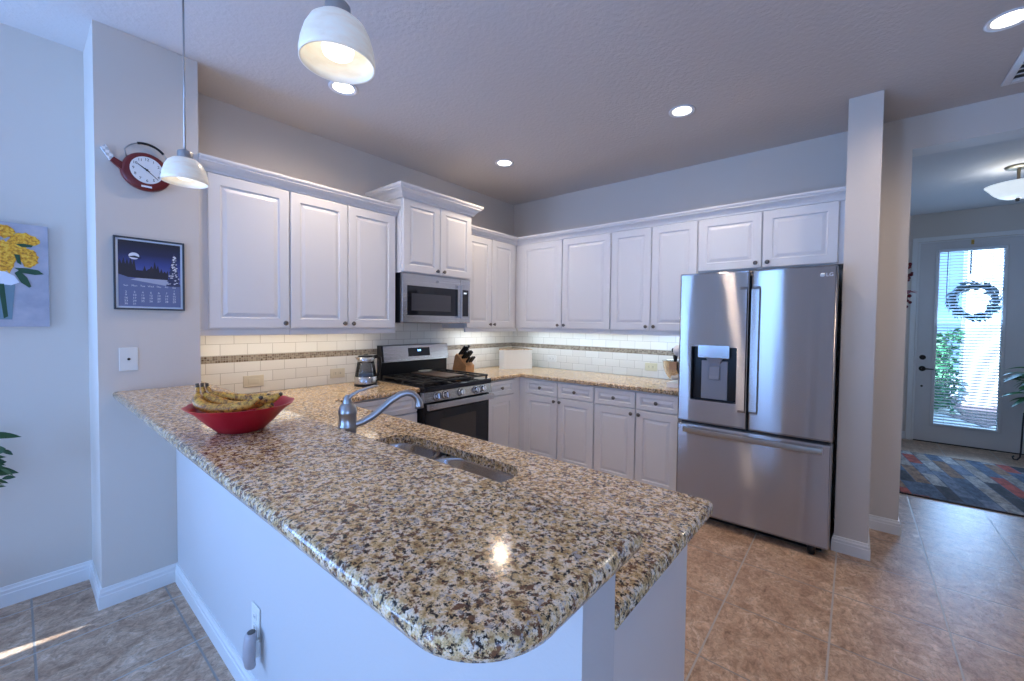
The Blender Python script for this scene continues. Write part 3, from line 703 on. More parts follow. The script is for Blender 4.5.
# ================================================================ things on the counters
# bowl and bananas
M_red = mat('red_glazed_bowl', (.46, .006, .018), .3, spec=.3)
BX, BY, BZ = 1.636, -3.318, 1.054
mb = MB(); n = 72
def rim(r, z, amp): return [((r*(1+amp*math.cos(12*2*PI*k/n)))*math.cos(2*PI*k/n), (r*(1+amp*math.cos(12*2*PI*k/n)))*math.sin(2*PI*k/n), z+amp*.04*math.cos(12*2*PI*k/n)) for k in range(n)]
mb.loft([rim(.060, .0, 0), rim(.066, .003, 0), rim(.094, .030, .0), rim(.126, .066, .006), rim(.150, .084, .015), rim(.152, .087, .015), rim(.148, .087, .015), rim(.124, .070, .006), rim(.090, .034, 0), rim(.060, .008, 0)], True, True, True, True)
bo = mb.build('fruit_bowl', M_red, None, 60); bo.location = (BX, BY, BZ); bo.rotation_euler = (0, 0, .3)
tag(bo, 'red scalloped bowl of bananas on the raised bar', 'bowl')
M_ban = mat('ripe_banana_skin', rough=.45); t = NT(M_ban); v = t.coord()
n1 = t.noise(v, 60, 4, .7); n2 = t.noise(t.coord(scale=(1, 1, 1)), 170, 2, .5)
c = t.ramp(n1, [(.36, (.10, .04, .015)), (.45, (.48, .20, .035)), (.55, (.78, .40, .05)), (.7, (.86, .52, .10))]); c2 = t.ramp(n2, [(.33, (.25, .16, .1)), (.40, (1, 1, 1))])
t.base(t.mix(.8, c, c2, 'MULTIPLY'))
M_stem = mat('banana_stem', (.10, .06, .03), .6)
def banana(pts, r, label):
    root = thing('banana', label, 'banana', (BX, BY, BZ), 0, 'bananas in the red bowl')
    # smooth path
    P = []
    n_ = len(pts)-1
    for i in range(n_):
        p0 = Vector(pts[max(i-1, 0)]); p1 = Vector(pts[i]); p2 = Vector(pts[i+1]); p3 = Vector(pts[min(i+2, n_)])
        for k in range(5):
            s_ = k/5; P.append(.5*((2*p1)+(p2-p0)*s_+(2*p0-5*p1+4*p2-p3)*s_*s_+(3*p1-p0-3*p2+p3)*s_**3))
    P.append(Vector(pts[-1])); m_ = len(P)-1
    rad = []
    for i in range(len(P)):
        s_ = i/m_; q = r*min(1, (max(s_-.10, 0)/.16)**.6 if s_ > .10 else 0, ((1-s_)/.16)**.6 if s_ < 1 else 0); rad.append(max(q, .006 if s_ < .5 else .005))
    MB().tube(P, rad, 10).build('fruit', M_ban, root)
    MB().tube([P[0]+Vector((-.004, 0, .012)), P[0], P[2], P[4]], [.0055, .0042, .0045, .0062], 8).build('stem', M_stem, root)
    MB().tube([P[-2], P[-1], P[-1]+(P[-1]-P[-2])*.4], [.0065, .0062, .004], 8).build('tip', M_stem, root)
V3 = Vector
ax = Vector((.83, .55, 0)).normalized(); bx = Vector((-ax.y, ax.x, 0))
def bp_(u, w, z): q = ax*u+bx*w; return (q.x, q.y, z)
banana([bp_(-.140, -.018, .138), bp_(-.136, -.022, .112), bp_(-.112, -.040, .090), bp_(-.06, -.058, .080), bp_(.0, -.058, .080), bp_(.058, -.048, .092), bp_(.098, -.036, .116)], .0165, 'spotted front banana of the bunch, its dark tip highest on the right')
banana([bp_(-.132, -.008, .138), bp_(-.120, -.008, .112), bp_(-.082, -.010, .094), bp_(-.02, -.016, .082), bp_(.05, -.014, .088), bp_(.105, -.006, .104), bp_(.138, .002, .122)], .0155, 'longest banana of the bunch reaching the right rim of the red bowl')
banana([bp_(-.126, .004, .136), bp_(-.106, .010, .112), bp_(-.065, .026, .100), bp_(-.01, .034, .096), bp_(.04, .030, .100), bp_(.08, .022, .112)], .0155, 'pale yellow banana at the back of the bunch')
banana([bp_(-.02, -.005, .046), bp_(.0, -.012, .042), bp_(.03, -.020, .044), bp_(.07, -.020, .058), bp_(.100, -.016, .076), bp_(.118, -.012, .090)], .015, 'lowest spotted banana lying inside the red bowl')

# kettle
kt = thing('electric_kettle', 'glass and steel electric kettle left of the gas range', 'kettle', (.255, -2.065, CT1))
MB().lathe([(.083, .0), (.085, .004), (.083, .016), (.078, .02), (0, .02)], 32).build('base', M_black, kt, 40)
MB().lathe([(.084, .0205), (.084, .066), (.080, .072), (0, .072)], 32).build('heater', M_steel, kt, 40)
MB().lathe([(.080, .0725), (.074, .11), (.064, .17), (.060, .188), (.057, .188), (.061, .17), (.071, .11), (.077, .0735)], 36, caps=False).build('carafe', M_smoke, kt)
MB().lathe([(.0, .078), (.074, .079), (.071, .10), (.0, .1002)], 28).build('water', mat('kettle_water', (.5, .55, .6), .08), kt, 40)
sp_ = MB(); sp_.lathe([(.062, .188), (.063, .194), (.063, .220), (.058, .224), (.058, .188)], 32, caps=False)
sp_.loft([[(-.006, -.060, .192), (.006, -.060, .192), (.018, -.058, .221), (-.018, -.058, .221)], [(-.002, -.078, .212), (.002, -.078, .212), (.008, -.088, .223), (-.008, -.088, .223)]], True, True, True)
sp_.build('collar', M_steel, kt)
MB().lathe([(0, .224), (.057, .224), (.054, .234), (.02, .238), (.012, .246), (0, .247)], 28).build('lid', M_black, kt, 40)
MB().tube([(0, .055, .215), (0, .095, .222), (0, .118, .205), (0, .122, .16), (0, .112, .10), (0, .092, .055), (0, .078, .045)], [.011, .012, .012, .011, .010, .009, .009], 12, flat=1.3).build('handle', M_black, kt)

# knife block
kb = thing('knife_block', 'wooden knife block full of black handled knives right of the range', 'knife block', (.15, -.935, CT1), .08)
M_wood = mat('block_wood', (.50, .23, .085), .4); t = NT(M_wood); c = t.ramp(t.noise(t.coord(scale=(4, 40, 6)), 3, 3, .6), [(.3, (.42, .18, .06)), (.7, (.60, .30, .12))]); t.base(c)
# side profile in local (x depth, z), leaning back; width along y
prof = [(-.100, 0), (.085, 0), (.085, .070), (-.040, .185), (-.062, .160)]
MB().loft([[(x, -.062, z) for x, z in prof], [(x, .062, z) for x, z in prof]], True, True, True).build('block', M_wood, kb)
kd = Vector((.677, 0, .736)).normalized()   # normal of the slotted face
kn_i = 0
spots = [(.10, -.034, 1.25), (.10, -.010, 1.2), (.10, .014, 1.3), (.10, .036, 1.15), (.42, -.034, 1.0), (.42, -.010, 1.05), (.42, .014, 1.1), (.42, .036, .95), (.76, -.022, .8), (.76, .010, .8), (.76, .034, .8)]
desc = ['knife at the top left of the wooden block', 'second knife on the top row of the wooden block', 'third knife on the top row of the wooden block', 'ringed scissor handle at the top right of the wooden block',
        'knife at the left of the block middle row', 'second knife of the block middle row', 'third knife of the block middle row', 'knife at the right of the block middle row',
        'short knife at the left of the block bottom row', 'short knife in the middle of the block bottom row', 'short knife at the right of the block bottom row']
rzm = Matrix.Translation((.15, -.935, CT1)) @ Matrix.Rotation(.08, 4, 'Z')
for (s_, y, ln), d_ in zip(spots, desc):
    p = Vector((-.040+.125*s_, y*1.2, .185-.115*s_)); q = p+kd*.002
    pos = rzm @ q; dirv = (rzm.to_3x3() @ kd).normalized()
    root = thing('kitchen_knife' if 'scissor' not in d_ else 'kitchen_scissors', 'black handled '+d_ if 'scissor' not in d_ else 'black '+d_, 'knife' if 'scissor' not in d_ else 'scissors', pos, 0, 'knives in the wooden block')
    rot = Vector((0, 0, 1)).rotation_difference(dirv).to_matrix().to_4x4()
    if 'scissor' in d_:
        mb = MB()
        for sy in (-1, 1):
            mb.tube([(.012*sy+.014*math.cos(a)*.8, 0, .055+.02*math.sin(a)) for a in [2*PI*k/16 for k in range(17)]], .004, 8, M=rot)
        mb.tube([(0, 0, 0), (.004, 0, .036)], .006, 8, M=rot); mb.build('handle', M_black, root)
    else:
        h = .098*ln
        MB().box(-.011, .011, -.0085, .0085, .006, h, .004, 2, M=rot).build('handle', M_black, root)
        MB().box(-.008, .008, -.004, .004, 0, .0062, M=rot).build('bolster', M_chrome, root)

# white corner box
M_box = mat('cream_painted_wood', (.80, .78, .72), .35)
cbx = thing('corner_box', 'low white angled box filling the tiled corner of the counter', 'box', (0, 0, CT1))
poly = [(.012, -.012), (.012, -.240), (.231, -.493), (.281, -.470), (.454, -.201), (.16, -.012)]
MB().prism(poly, .0, .205).build('body', M_box, cbx)
a = Vector((.281, -.470)); b_ = Vector((.454, -.201)); d_ = (b_-a); ln = d_.length; ang = math.atan2(d_.y, d_.x)
mb = MB(); T_ = Matrix.Translation((a.x, a.y, 0)) @ Matrix.Rotation(ang, 4, 'Z')
mb.box(.004, .022, -.004, -.0003, .004, .200, .001, M=T_); mb.box(ln-.022, ln-.004, -.004, -.0003, .004, .200, .001, M=T_); mb.box(.022, ln-.022, -.004, -.0003, .180, .200, .001, M=T_)
mb.build('front_frame', M_box, cbx)
MB().prism(inset(poly, -.002), .2055, .212).build('top', M_granite, cbx)

# stand mixer
mx = thing('stand_mixer', 'white stand mixer with steel bowl half hidden by the refrigerator', 'mixer', (2.105, -.33, CT1))
M_mixw = mat('white_enamel', (.82, .82, .82), .2)
MB().prism([(x*.62, y) for x, y in rrect(-.14, .13, -.16, .17, .05, 5)], 0, .032).build('base', M_mixw, mx)
MB().loft([[(x*s_*.6, y*s_*.5+.10, z) for x, y in rrect(-.10, .10, -.10, .10, .05, 5)] for z, s_ in ((.032, 1.), (.10, .85), (.20, .8), (.25, .9))], True, True, True, True).build('column', M_mixw, mx, 50)
MB().tube([(0, .20, .29), (0, .12, .30), (0, 0, .30), (0, -.10, .292), (0, -.15, .288)], [.04, .052, .054, .048, .03], 20).build('head', M_mixw, mx)
MB().lathe([(.03, .035), (.045, .040), (.075, .075), (.098, .13), (.104, .185), (.108, .19), (.105, .19), (.10, .185), (.094, .13), (.07, .078), (0, .045)], 36, (-.035, -.06, .018)).build('bowl', M_chrome, mx, 50)
MB().tube([(-.035, -.08, .255), (-.035, -.08, .17)], [.02, .008], 12).build('attachment_hub', M_black, mx)
MB().lathe([(0, 0), (.016, 0), (.018, .012), (.012, .018), (0, .018)], 18, M=Matrix.Translation((-.066, -.02, .29)) @ Matrix.Rotation(-PI/2, 4, 'Y')).build('knob', M_black, mx, 40)

# ================================================================ wall plates
def plate(label, loc, rz, w, h, kind, group='wall plates', m_=None, cat='outlet'):
    """plate in local x (width) z (height), facing -y"""
    r = thing('wall_outlet' if cat == 'outlet' else 'wall_switch' if cat == 'switch' else 'wall_jack', label, cat, loc, rz, group)
    m_ = m_ or M_almond
    mb = MB(); mb.box(-w/2, w/2, -.006, -.0005, -h/2, h/2, .003); pl = mb.build('plate', m_, r)
    if kind == 'h':      # two receptacles side by side
        for x in (-.020, .020):
            q = MB().prism(rrect(x-.014, x+.014, -.016, .016, .008, 4), .0055, .008, M=XZ(0)).build('receptacle', m_, r)
            MB().box(x-.006, x+.006, -.0086, -.008, .004, .006).box(x-.005, x+.005, -.0086, -.008, -.006, -.004).build('slots', M_black, q)
    elif kind == 'v':
        for z in (-.020, .020):
            q = MB().prism(rrect(-.016, .016, z-.014, z+.014, .008, 4), .0055, .008, M=XZ(0)).build('receptacle', m_, r)
            MB().box(-.006, -.004, -.0086, -.008, z-.005, z+.006).box(.004, .006, -.0086, -.008, z-.005, z+.005).build('slots', M_black, q)
    elif kind == 'sw':
        MB().box(-.034, .034, -.0085, -.0055, -.017, .017, .002).build('rocker', m_, r)
    elif kind == 'jack':
        MB().lathe([(.006, 0), (.006, .003), (.003, .003), (.003, .006), (0, .006)], 16, M=Matrix.Translation((0, -.006, 0)) @ Matrix.Rotation(PI/2, 4, 'X')).build('jack', M_black, r)
    return r
plate('wide almond switch plate on the backsplash behind the bananas', (.008, -2.755, .995), L90, .125, .078, 'sw', cat='switch')
plate('almond outlet on the backsplash beside the kettle', (.008, -2.165, .998), L90, .118, .074, 'h')
plate('pale outlet on the backsplash behind the knife block', (.008, -.665, 1.00), L90, .115, .074, 'h', m_=M_white)
plate('pale outlet on the backsplash right of the white corner box', (.585, -.008, 1.02), 0, .118, .074, 'h', m_=M_white)
ou = plate('yellowed outlet on the backsplash beside the stand mixer', (1.715, -.008, 1.015), 0, .118, .074, 'h', m_=mat('yellowed_plastic', (.74, .70, .50), .4))
plate('white jack plate below the calendar on the stub wall', (XC, -3.426, 1.211), L90, .070, .116, 'jack', m_=M_white, cat='jack')
plate('white outlet plate holding the air freshener on the half wall', (1.535, -3.2445, .322), 0, .075, .120, 'v', m_=M_white)
af = thing('air_freshener', 'grey plug-in air freshener in the half wall outlet', 'air freshener', (1.575, -3.2535, .255))
M_af = mat('grey_lilac_plastic', (.42, .39, .41), .35)
L = []
for z, s_, y in ((-.062, .55, -.022), (-.055, .85, -.026), (-.02, 1., -.030), (.02, 1., -.028), (.052, .92, -.024), (.062, .7, -.022)):
    L.append([(.027*s_*math.cos(2*PI*k/24), y+.019*s_*math.sin(2*PI*k/24), z) for k in range(24)])
MB().loft(L, True, True, True, True).build('shell', M_af, af, 60)
MB().box(-.014, .014, -.014, -.0005, -.030, .030, .003).build('plug_body', M_white, af)
MB().lathe([(.012, .0), (.013, .004), (.008, .006), (0, .006)], 18, (0, -.022, .060)).build('vent_cap', M_gapdark, af, 40)

# ================================================================ things on the walls
# calendar on the stub wall: local x = world +y, facing +x
def flat(poly, y0, t=.0006): # polygon in local x,z at depth y0 facing -y
    return MB().prism(poly, 0, t, M=XZ(y0))
ca = thing('wall_calendar', 'framed winter night calendar on the stub wall', 'calendar', (XC, -3.340, 1.638), L90)
cw, ch = .137, .180
mb = MB()
for (a, b_, c0, d0) in ((-cw, -cw+.008, -ch, ch), (cw-.008, cw, -ch, ch), (-cw+.008, cw-.008, -ch, -ch+.008), (-cw+.008, cw-.008, ch-.008, ch)): mb.box(a, b_, -.016, -.0005, c0, d0, .002)
mb.build('frame', mat('dark_calendar_frame', (.05, .06, .075), .3), ca)
MB().box(-cw+.0085, cw-.0085, -.008, -.0008, -ch+.0085, ch-.0085).build('mat_board', mat('pale_mat_board', (.72, .78, .86), .5), ca)
iw, ih = cw-.017, ch-.017
M_night = mat('night_sky_print', (.04, .05, .12), .3); t = NT(M_night)
tc = t.n('ShaderNodeTexCoord'); sx = t.n('ShaderNodeSeparateXYZ'); t.l(tc.outputs['Object'], sx.inputs[0])
mr = t.n('ShaderNodeMapRange', ins={'From Min': -.02, 'From Max': ih}); t.l(sx.outputs[2], mr.inputs[0])
t.base(t.ramp(mr.outputs[0], [(0, (.14, .17, .44)), (.35, (.06, .085, .30)), (.65, (.03, .034, .09)), (1, (.032, .029, .036))]))
flat([(-iw, -ih), (iw, -ih), (iw, ih), (-iw, ih)], -.008).build('print', M_night, ca)
M_snow = mat('blue_snow_print', (.15, .185, .34), .3); M_snow2 = mat('lit_snow_print', (.42, .46, .60), .3); M_dk = mat('dark_tree_print', (.035, .032, .045), .3)
M_paperw = mat('white_print', (.82, .84, .9), .4)
flat([(-iw, -ih), (iw, -ih), (iw, -.045), (.03, -.028), (-.06, -.028), (-iw, -.005)], -.0090).build('snow_field', M_snow, ca)
flat([(-.075, -.030), (.06, -.052), (.075, -.022), (-.05, -.020)], -.0094).build('bright_snow', M_snow2, ca)
random.seed(3)
pts = [(-iw, -.018)]; x = -iw
while x < iw-.055:
    base_ = .075 if x < -.06 else .03 if x < -.01 else .05 if x < .03 else .02
    pts.append((x, base_*.6)); pts.append((x+.006, base_+random.uniform(-.012, .02))); x += .013
pts += [(iw-.05, .01), (iw-.05, -.022), (-.04, -.020)]
flat(pts, -.0086).build('tree_line', M_dk, ca)
flat([(-.062+.020*math.cos(a), .088+.017*math.sin(a)) for a in [2*PI*k/24 for k in range(24)]], -.0092).build('moon', M_paperw, ca)
flat([(-.085, .084), (-.06, .090), (-.03, .080), (-.045, .078), (-.07, .080)], -.0098).build('cloud', M_dk, ca)
tr = [(.075, -.055)]
for k in range(7): z = -.05+k*.022; w_ = .036-.0040*k; tr += [(.095-w_, z), (.095-w_*.6, z+.018)]
tr += [(.095, .125)]
for k in reversed(range(7)): z = -.05+k*.022; w_ = .026-.0034*k; tr += [(min(.095+w_*.6, iw), z+.018), (min(.095+w_, iw), z)]
tr += [(.112, -.055)]
sn = flat(tr, -.0096); sn.build('snowy_fir', mat('fir_print', (.05, .06, .13), .4), ca)
mb = MB()
for k in range(46):
    z = random.uniform(-.045, .105); w_ = .030*(1-(z+.05)/.18); xx = .095+random.uniform(-w_, min(w_*.8, .022)); q = random.uniform(.003, .006)
    tb = flat([(xx-q, z), (xx, z-q*.7), (xx+q, z+.001), (xx, z+q*.6)], -.0102, .0003); mb.add(tb.v, tb.f)
mb.build('snow_flecks', M_paperw, ca)
mb = MB()
for c_, wd in enumerate(('Sun', 'Mon', 'Tue', 'Wed', 'Thu', 'Fri', 'Sat')):
    x = -.093+c_*.031
    text_mesh(mb, wd, .012, Matrix.Translation((x, -.0102, -.060)) @ Mx, .0001)
    days = [''] + list(range(2+c_, 32, 7)) if c_ < 6 else list(range(1, 32, 7))
    for r_, dd in enumerate(days):
        if dd: text_mesh(mb, str(dd), .0135, Matrix.Translation((x, -.0102, -.078-.0145*r_)) @ Mx, .0001)
mb.build('lettering', M_paperw, ca)

# painting on the dining wall
pa = thing('painting', 'canvas painting of yellow flowers in a glass vase on the dining wall', 'painting', (0, -3.93, 1.617), L90)
M_cv = mat('grey_mauve_canvas', (.42, .41, .47), .7); t = NT(M_cv)
t.base(t.ramp(t.noise(t.coord(), 9, 4, .6), [(.3, (.33, .33, .40)), (.55, (.44, .42, .48)), (.75, (.55, .50, .52))]))
MB().box(-.26, .26, -.034, -.001, -.25, .25, .002).build('canvas', M_cv, pa)
M_pet = mat('golden_petals', (.75, .42, .02), .6); t = NT(M_pet); t.base(t.ramp(t.noise(t.coord(), 90, 3, .6), [(.35, (.45, .15, .01)), (.5, (.80, .36, .012)), (.68, (.92, .58, .07))]))
M_lf = mat('painted_leaf', (.02, .07, .03), .6); M_vs = mat('painted_vase', (.16, .24, .29), .4); M_wh = mat('painted_white', (.75, .77, .85), .6)
def blob(cx, cz, r, sq, y, n=26, j=.16):
    return flat([(cx+r*(1+random.uniform(-j, j))*math.cos(2*PI*k/n), cz+sq*r*(1+random.uniform(-j, j))*math.sin(2*PI*k/n)) for k in range(n)], y, .0008)
for (cx, cz, r, q) in ((.182, .172, .046, .75), (.118, .205, .035, .9), (.198, .085, .030, 1.5), (.122, .088, .034, 2.3), (.155, .13, .035, .9), (.06, .15, .05, 1.2), (.02, .08, .05, 1.4), (-.05, .14, .05, 1.3), (-.1, .08, .05, 1.3)):
    blob(cx, cz, r, q, -.0345-random.uniform(0, .001)).build('flower', M_pet, pa)
for P_ in ([(.150, .035), (.175, .012), (.215, .006), (.243, .012), (.225, .030), (.19, .036)], [(.150, .010), (.170, -.035), (.195, -.058), (.202, -.052), (.190, -.01), (.165, .025)], [(-.1, .0), (-.16, -.04), (-.2, -.02), (-.15, .01)],
           [(.155, .150), (.175, .138), (.205, .140), (.21, .150), (.18, .155)], [(.150, .10), (.160, .06), (.172, .05), (.168, .10)]):
    flat(P_, -.0362, .0006).build('leaf', M_lf, pa)
flat([(.04, .01), (.12, .015), (.150, -.005), (.165, -.035), (.14, -.05), (.09, -.045), (.04, -.03)], -.0355).build('white_bloom', M_wh, pa)
flat([(.0, -.045), (.152, -.045), (.140, -.215), (.02, -.215)], -.0350).build('vase', M_vs, pa)
flat([(.10, -.045), (.118, -.045), (.128, -.20), (.115, -.21)], -.0358).build('stems', M_lf, pa)

# teapot clock
ck = thing('wall_clock', 'red teapot shaped wall clock above the calendar', 'clock', (XC, -3.352, 2.150), L90)
M_ckred = mat('red_enamel', (.15, .012, .012), .35)
def ell(a, b_, n=40, cx=0, cz=0, tilt=0): return [(cx+a*math.cos(2*PI*k/n), cz+b_*math.sin(2*PI*k/n)) for k in range(n)]
body = [(.096*math.cos(a)*(1.02 if math.sin(a) < 0 else .96), .096*math.sin(a) if math.sin(a) > 0 else .092*math.sin(a)) for a in [2*PI*k/48 for k in range(48)]]
tb = MB(); slab(tb, body, 0, .03, None, .012, .002); mb = MB(); mb.add(tb.v, tb.f, True, M=XZ(-.001)); mb.build('case', M_ckred, ck, 50)
M_dial = mat('clock_dial', (.80, .83, .86), .3)
dl = flat(ell(.064, .066, 48, 0, .008), -.031, .002).build('dial', M_dial, ck)
mb = MB()
for k in range(1, 13):
    a = PI/2-2*PI*k/12; text_mesh(mb, str(k), .018, Matrix.Translation((.051*math.cos(a), -.0334, .008+.052*math.sin(a))) @ Mx, .0002)
mb.build('numerals', M_black, dl)
def hand(ang, ln, w_, nm, y):
    d_ = Vector((math.cos(ang), math.sin(ang))); q = Vector((-d_.y, d_.x))*w_
    A = -d_*.012; B = d_*ln
    flat([(A.x-q.x, .008+A.y-q.y), (B.x-q.x*.5, .008+B.y-q.y*.5), (B.x+q.x*.5, .008+B.y+q.y*.5), (A.x+q.x, .008+A.y+q.y)], y, .0008).build(nm, M_black, ck)
hand(math.radians(146), .042, .0028, 'hour_hand', -.0338); hand(math.radians(-43), .058, .002, 'minute_hand', -.0348)
MB().lathe([(.005, 0), (.005, .003), (0, .003)], 16, M=Matrix.Translation((0, -.0345, .008)) @ Matrix.Rotation(PI/2, 4, 'X')).build('hub', M_black, ck)
MB().box(-.022, .018, -.0325, -.0305, -.078, -.069).build('name_strip', M_paperw, ck)
wire = [(-.072, -.015, .06)]+[(.088*math.cos(a), -.015, .055+.088*math.sin(a)) for a in [PI*(.86-.72*k/14) for k in range(15)]]+[(.086, -.015, .062)]
MB().tube(wire, .0028, 8).build('handle_wire', M_nickel, ck)
MB().tube([(.088*math.cos(a), -.015, .055+.088*math.sin(a)) for a in [PI*(.62-.40*k/10) for k in range(11)]], .006, 10).build('handle_grip', M_black, ck)
MB().loft([[(-.080, -.004, .02), (-.080, -.026, .02), (-.092, -.026, -.012), (-.092, -.004, -.012)], [(-.118, -.006, .042), (-.118, -.022, .042), (-.131, -.022, .022), (-.131, -.006, .022)]], True, True, True).build('spout', M_ckred, ck)
M_chk = mat('checked_spout', (.8, .8, .8), .4); t = NT(M_chk); cc = t.n('ShaderNodeTexChecker'); cc.inputs['Scale'].default_value = 75; cc.inputs[1].default_value = (.82, .84, .86, 1); cc.inputs[2].default_value = (.50, .53, .56, 1)
t.l(t.coord(), cc.inputs[0]); t.base(cc.outputs[0])
MB().loft([[(-.117, -.006, .043), (-.117, -.022, .043), (-.132, -.022, .021), (-.132, -.006, .021)], [(-.146, -.006, .092), (-.146, -.022, .092), (-.163, -.022, .075), (-.163, -.006, .075)]], True, True, True).build('spout_tip', M_chk, ck)

# ================================================================ plants
M_leaf = mat('dark_green_leaf', (.02, .075, .025), .35); M_leaf2 = mat('bright_green_leaf', (.04, .16, .035), .35)
M_stalk = mat('plant_stem', (.07, .10, .04), .6)
def leaf(mb, base, tip, w_, droop=.02, twist=0., mi=0):
    b_ = Vector(base); d_ = Vector(tip)-b_; side = d_.cross(Vector((0, 0, 1)))
    if side.length < 1e-4: side = Vector((1, 0, 0))
    side.normalize(); up = side.cross(d_).normalized(); side = side*math.cos(twist)+up*math.sin(twist)
    v = []; f = []; n_ = 7
    for i in range(n_+1):
        s_ = i/n_; c_ = b_+d_*s_-Vector((0, 0, droop*s_*s_)); ww = w_*math.sin(PI*min(.04+s_*.96, 1))**.8*(1-.3*s_)
        v += [c_-side*ww+up*ww*.25, c_, c_+side*ww+up*ww*.25]
    for i in range(n_):
        for k in range(2): f.append([i*3+k, i*3+k+1, i*3+k+4, i*3+k+3])
    mb.add(v, f, True, mi)
random.seed(11)
# leafy plant at the left edge of the picture
hp = thing('houseplant', 'dark leafy houseplant against the dining wall', 'plant', (.19, -4.20, 0))
MB().lathe([(.0, .0), (.08, .0), (.09, .05), (.11, .26), (.12, .28), (.11, .28), (.10, .25), (0, .25)], 32).build('pot', mat('terracotta_pot', (.30, .13, .07), .6), hp, 40)
tips = [(-.02, .02, .92), (.03, .06, .86), (.0, .09, .80), (-.05, .04, .76)]
mb = MB(); mbs = MB()
for (x, y, z) in tips:
    mbs.tube([(0, 0, .25), (x*.4, y*.4, z*.6), (x, y, z)], [.006, .005, .003], 8)
mbs.build('stems', M_stalk, hp)
for zz, y1, dz in ((.935, .235, -.004), (.87, .205, .0), (.855, .17, -.01), (.83, .16, -.02), (.815, .19, .0), (.78, .225, -.03), (.77, .185, -.03), (.80, .17, -.01), (.735, .18, -.02), (.76, .21, .01), (.84, .19, .01), (.9, .12, .02), (.72, .15, -.03)):
    x = random.uniform(-.10, .05); leaf(mb, (x*.3+.03, y1+.08, zz-.05), (x+.05, y1+.195, zz+dz-.06), random.uniform(.012, .022), .012, random.uniform(1.1, 1.9))
for k in range(26):
    a = random.uniform(0, 2*PI); z = random.uniform(.62, .95); leaf(mb, (.02*math.cos(a), .02*math.sin(a), z), (.13*math.cos(a), .13*math.sin(a), z+random.uniform(-.03, .05)), .016, .02)
for k in range(34):
    z = random.uniform(.63, .84); y = random.uniform(.31, .385) if k % 3 else random.uniform(.36, .405); x = random.uniform(.0, .09)
    leaf(mb, (x, y-.03, z+random.uniform(-.012, .012)), (x+random.uniform(-.02, .02), y+random.uniform(.0, .022), z+random.uniform(-.035, .02)), random.uniform(.007, .012), .006, random.uniform(1.0, 2.0))
mbs = MB()
for k in range(7): z = .66+.03*k; mbs.tube([(.01, .02, z-.20), (.03, .18, z-.02), (.04, .34, z)], [.004, .003, .002], 6)
mbs.build('side_stems', M_stalk, hp)
mb.build('leaves', M_leaf, hp)

# plant on its metal stand beside the front door
st = thing('plant_stand', 'black curled metal plant stand beside the front door', 'plant stand', (4.755, 2.98, 0))
M_wire = mat('black_wrought_iron', (.02, .02, .025), .45)
for k in range(3):
    a = PI+2*PI*k/3; c_, s_ = math.cos(a), math.sin(a)
    P = [(.145, .52), (.150, .40), (.152, .25), (.155, .10), (.160, .04), (.178, .010), (.205, .012), (.212, .035), (.20, .05)]
    MB().tube([(r*c_, r*s_, z) for r, z in P], .0075, 8).build('leg', M_wire, st)
MB().tube([(.145*math.cos(2*PI*k/24), .145*math.sin(2*PI*k/24), .50) for k in range(25)], .006, 8).box(-.14, .14, -.006, .006, .385, .395).box(-.006, .006, -.14, .14, .385, .395).build('ring', M_wire, st)
hp2 = thing('potted_plant', 'bright green broad leaf plant on the metal stand by the front door', 'plant', (4.755, 2.98, .396))
MB().lathe([(0, 0), (.09, 0), (.10, .02), (.125, .19), (.135, .20), (.135, .215), (.12, .215), (.11, .19), (0, .18)], 28).build('pot', mat('dark_glazed_pot', (.05, .06, .09), .3), hp2, 40)
mb = MB(); mbs = MB()
for k in range(34):
    a = random.uniform(0, 2*PI) if k > 12 else random.uniform(2.4, 4.2)
    r = random.uniform(.16, .32); z = random.uniform(.24, .62); p0 = (.02*math.cos(a), .02*math.sin(a), .18)
    p1 = (r*.45*math.cos(a), r*.45*math.sin(a), z); p2 = (r*1.0*math.cos(a), r*1.0*math.sin(a), z+random.uniform(-.10, .06))
    mbs.tube([p0, p1], [.004, .003], 6); leaf(mb, p1, p2, random.uniform(.03, .045), .05, random.uniform(-.4, .4), k % 2)
mb.build('leaves', [M_leaf2, M_leaf], hp2); mbs.build('stems', M_stalk, hp2)

# red flower spray on the hall wall
fs = thing('flower_spray', 'dark red berry and flower spray hanging on the entry hall wall', 'wall decoration', (3.4565, .62, 1.72))
MB().tube([(.004, 0, -.22), (.015, 0, -.1), (.02, 0, .05), (.03, .0, .24)], .005, 8).build('twig', mat('brown_twig', (.07, .035, .025), .7), fs)
M_bry = mat('dark_red_berry', (.14, .006, .015), .35); M_bl = mat('red_bloom', (.42, .012, .02), .5)
mb = MB()
for k in range(30):
    z = random.choice([random.uniform(.04, .22), random.uniform(-.16, -.06)]); x = random.uniform(.01, .065); y = random.uniform(-.04, .04); r = random.uniform(.008, .014)
    mb.sphere((x, y, z), r, n=10)
o = mb.build('berries', M_bry, fs); o['kind'] = 'stuff'
mb = MB()
for k in range(12): a = 2*PI*k/12; leaf(mb, (.05, 0, -.03), (.05+.055*math.cos(a), .055*math.sin(a), -.028+.012*math.sin(3*a)), .016, .004)
mb.build('bloom', M_bl, fs)

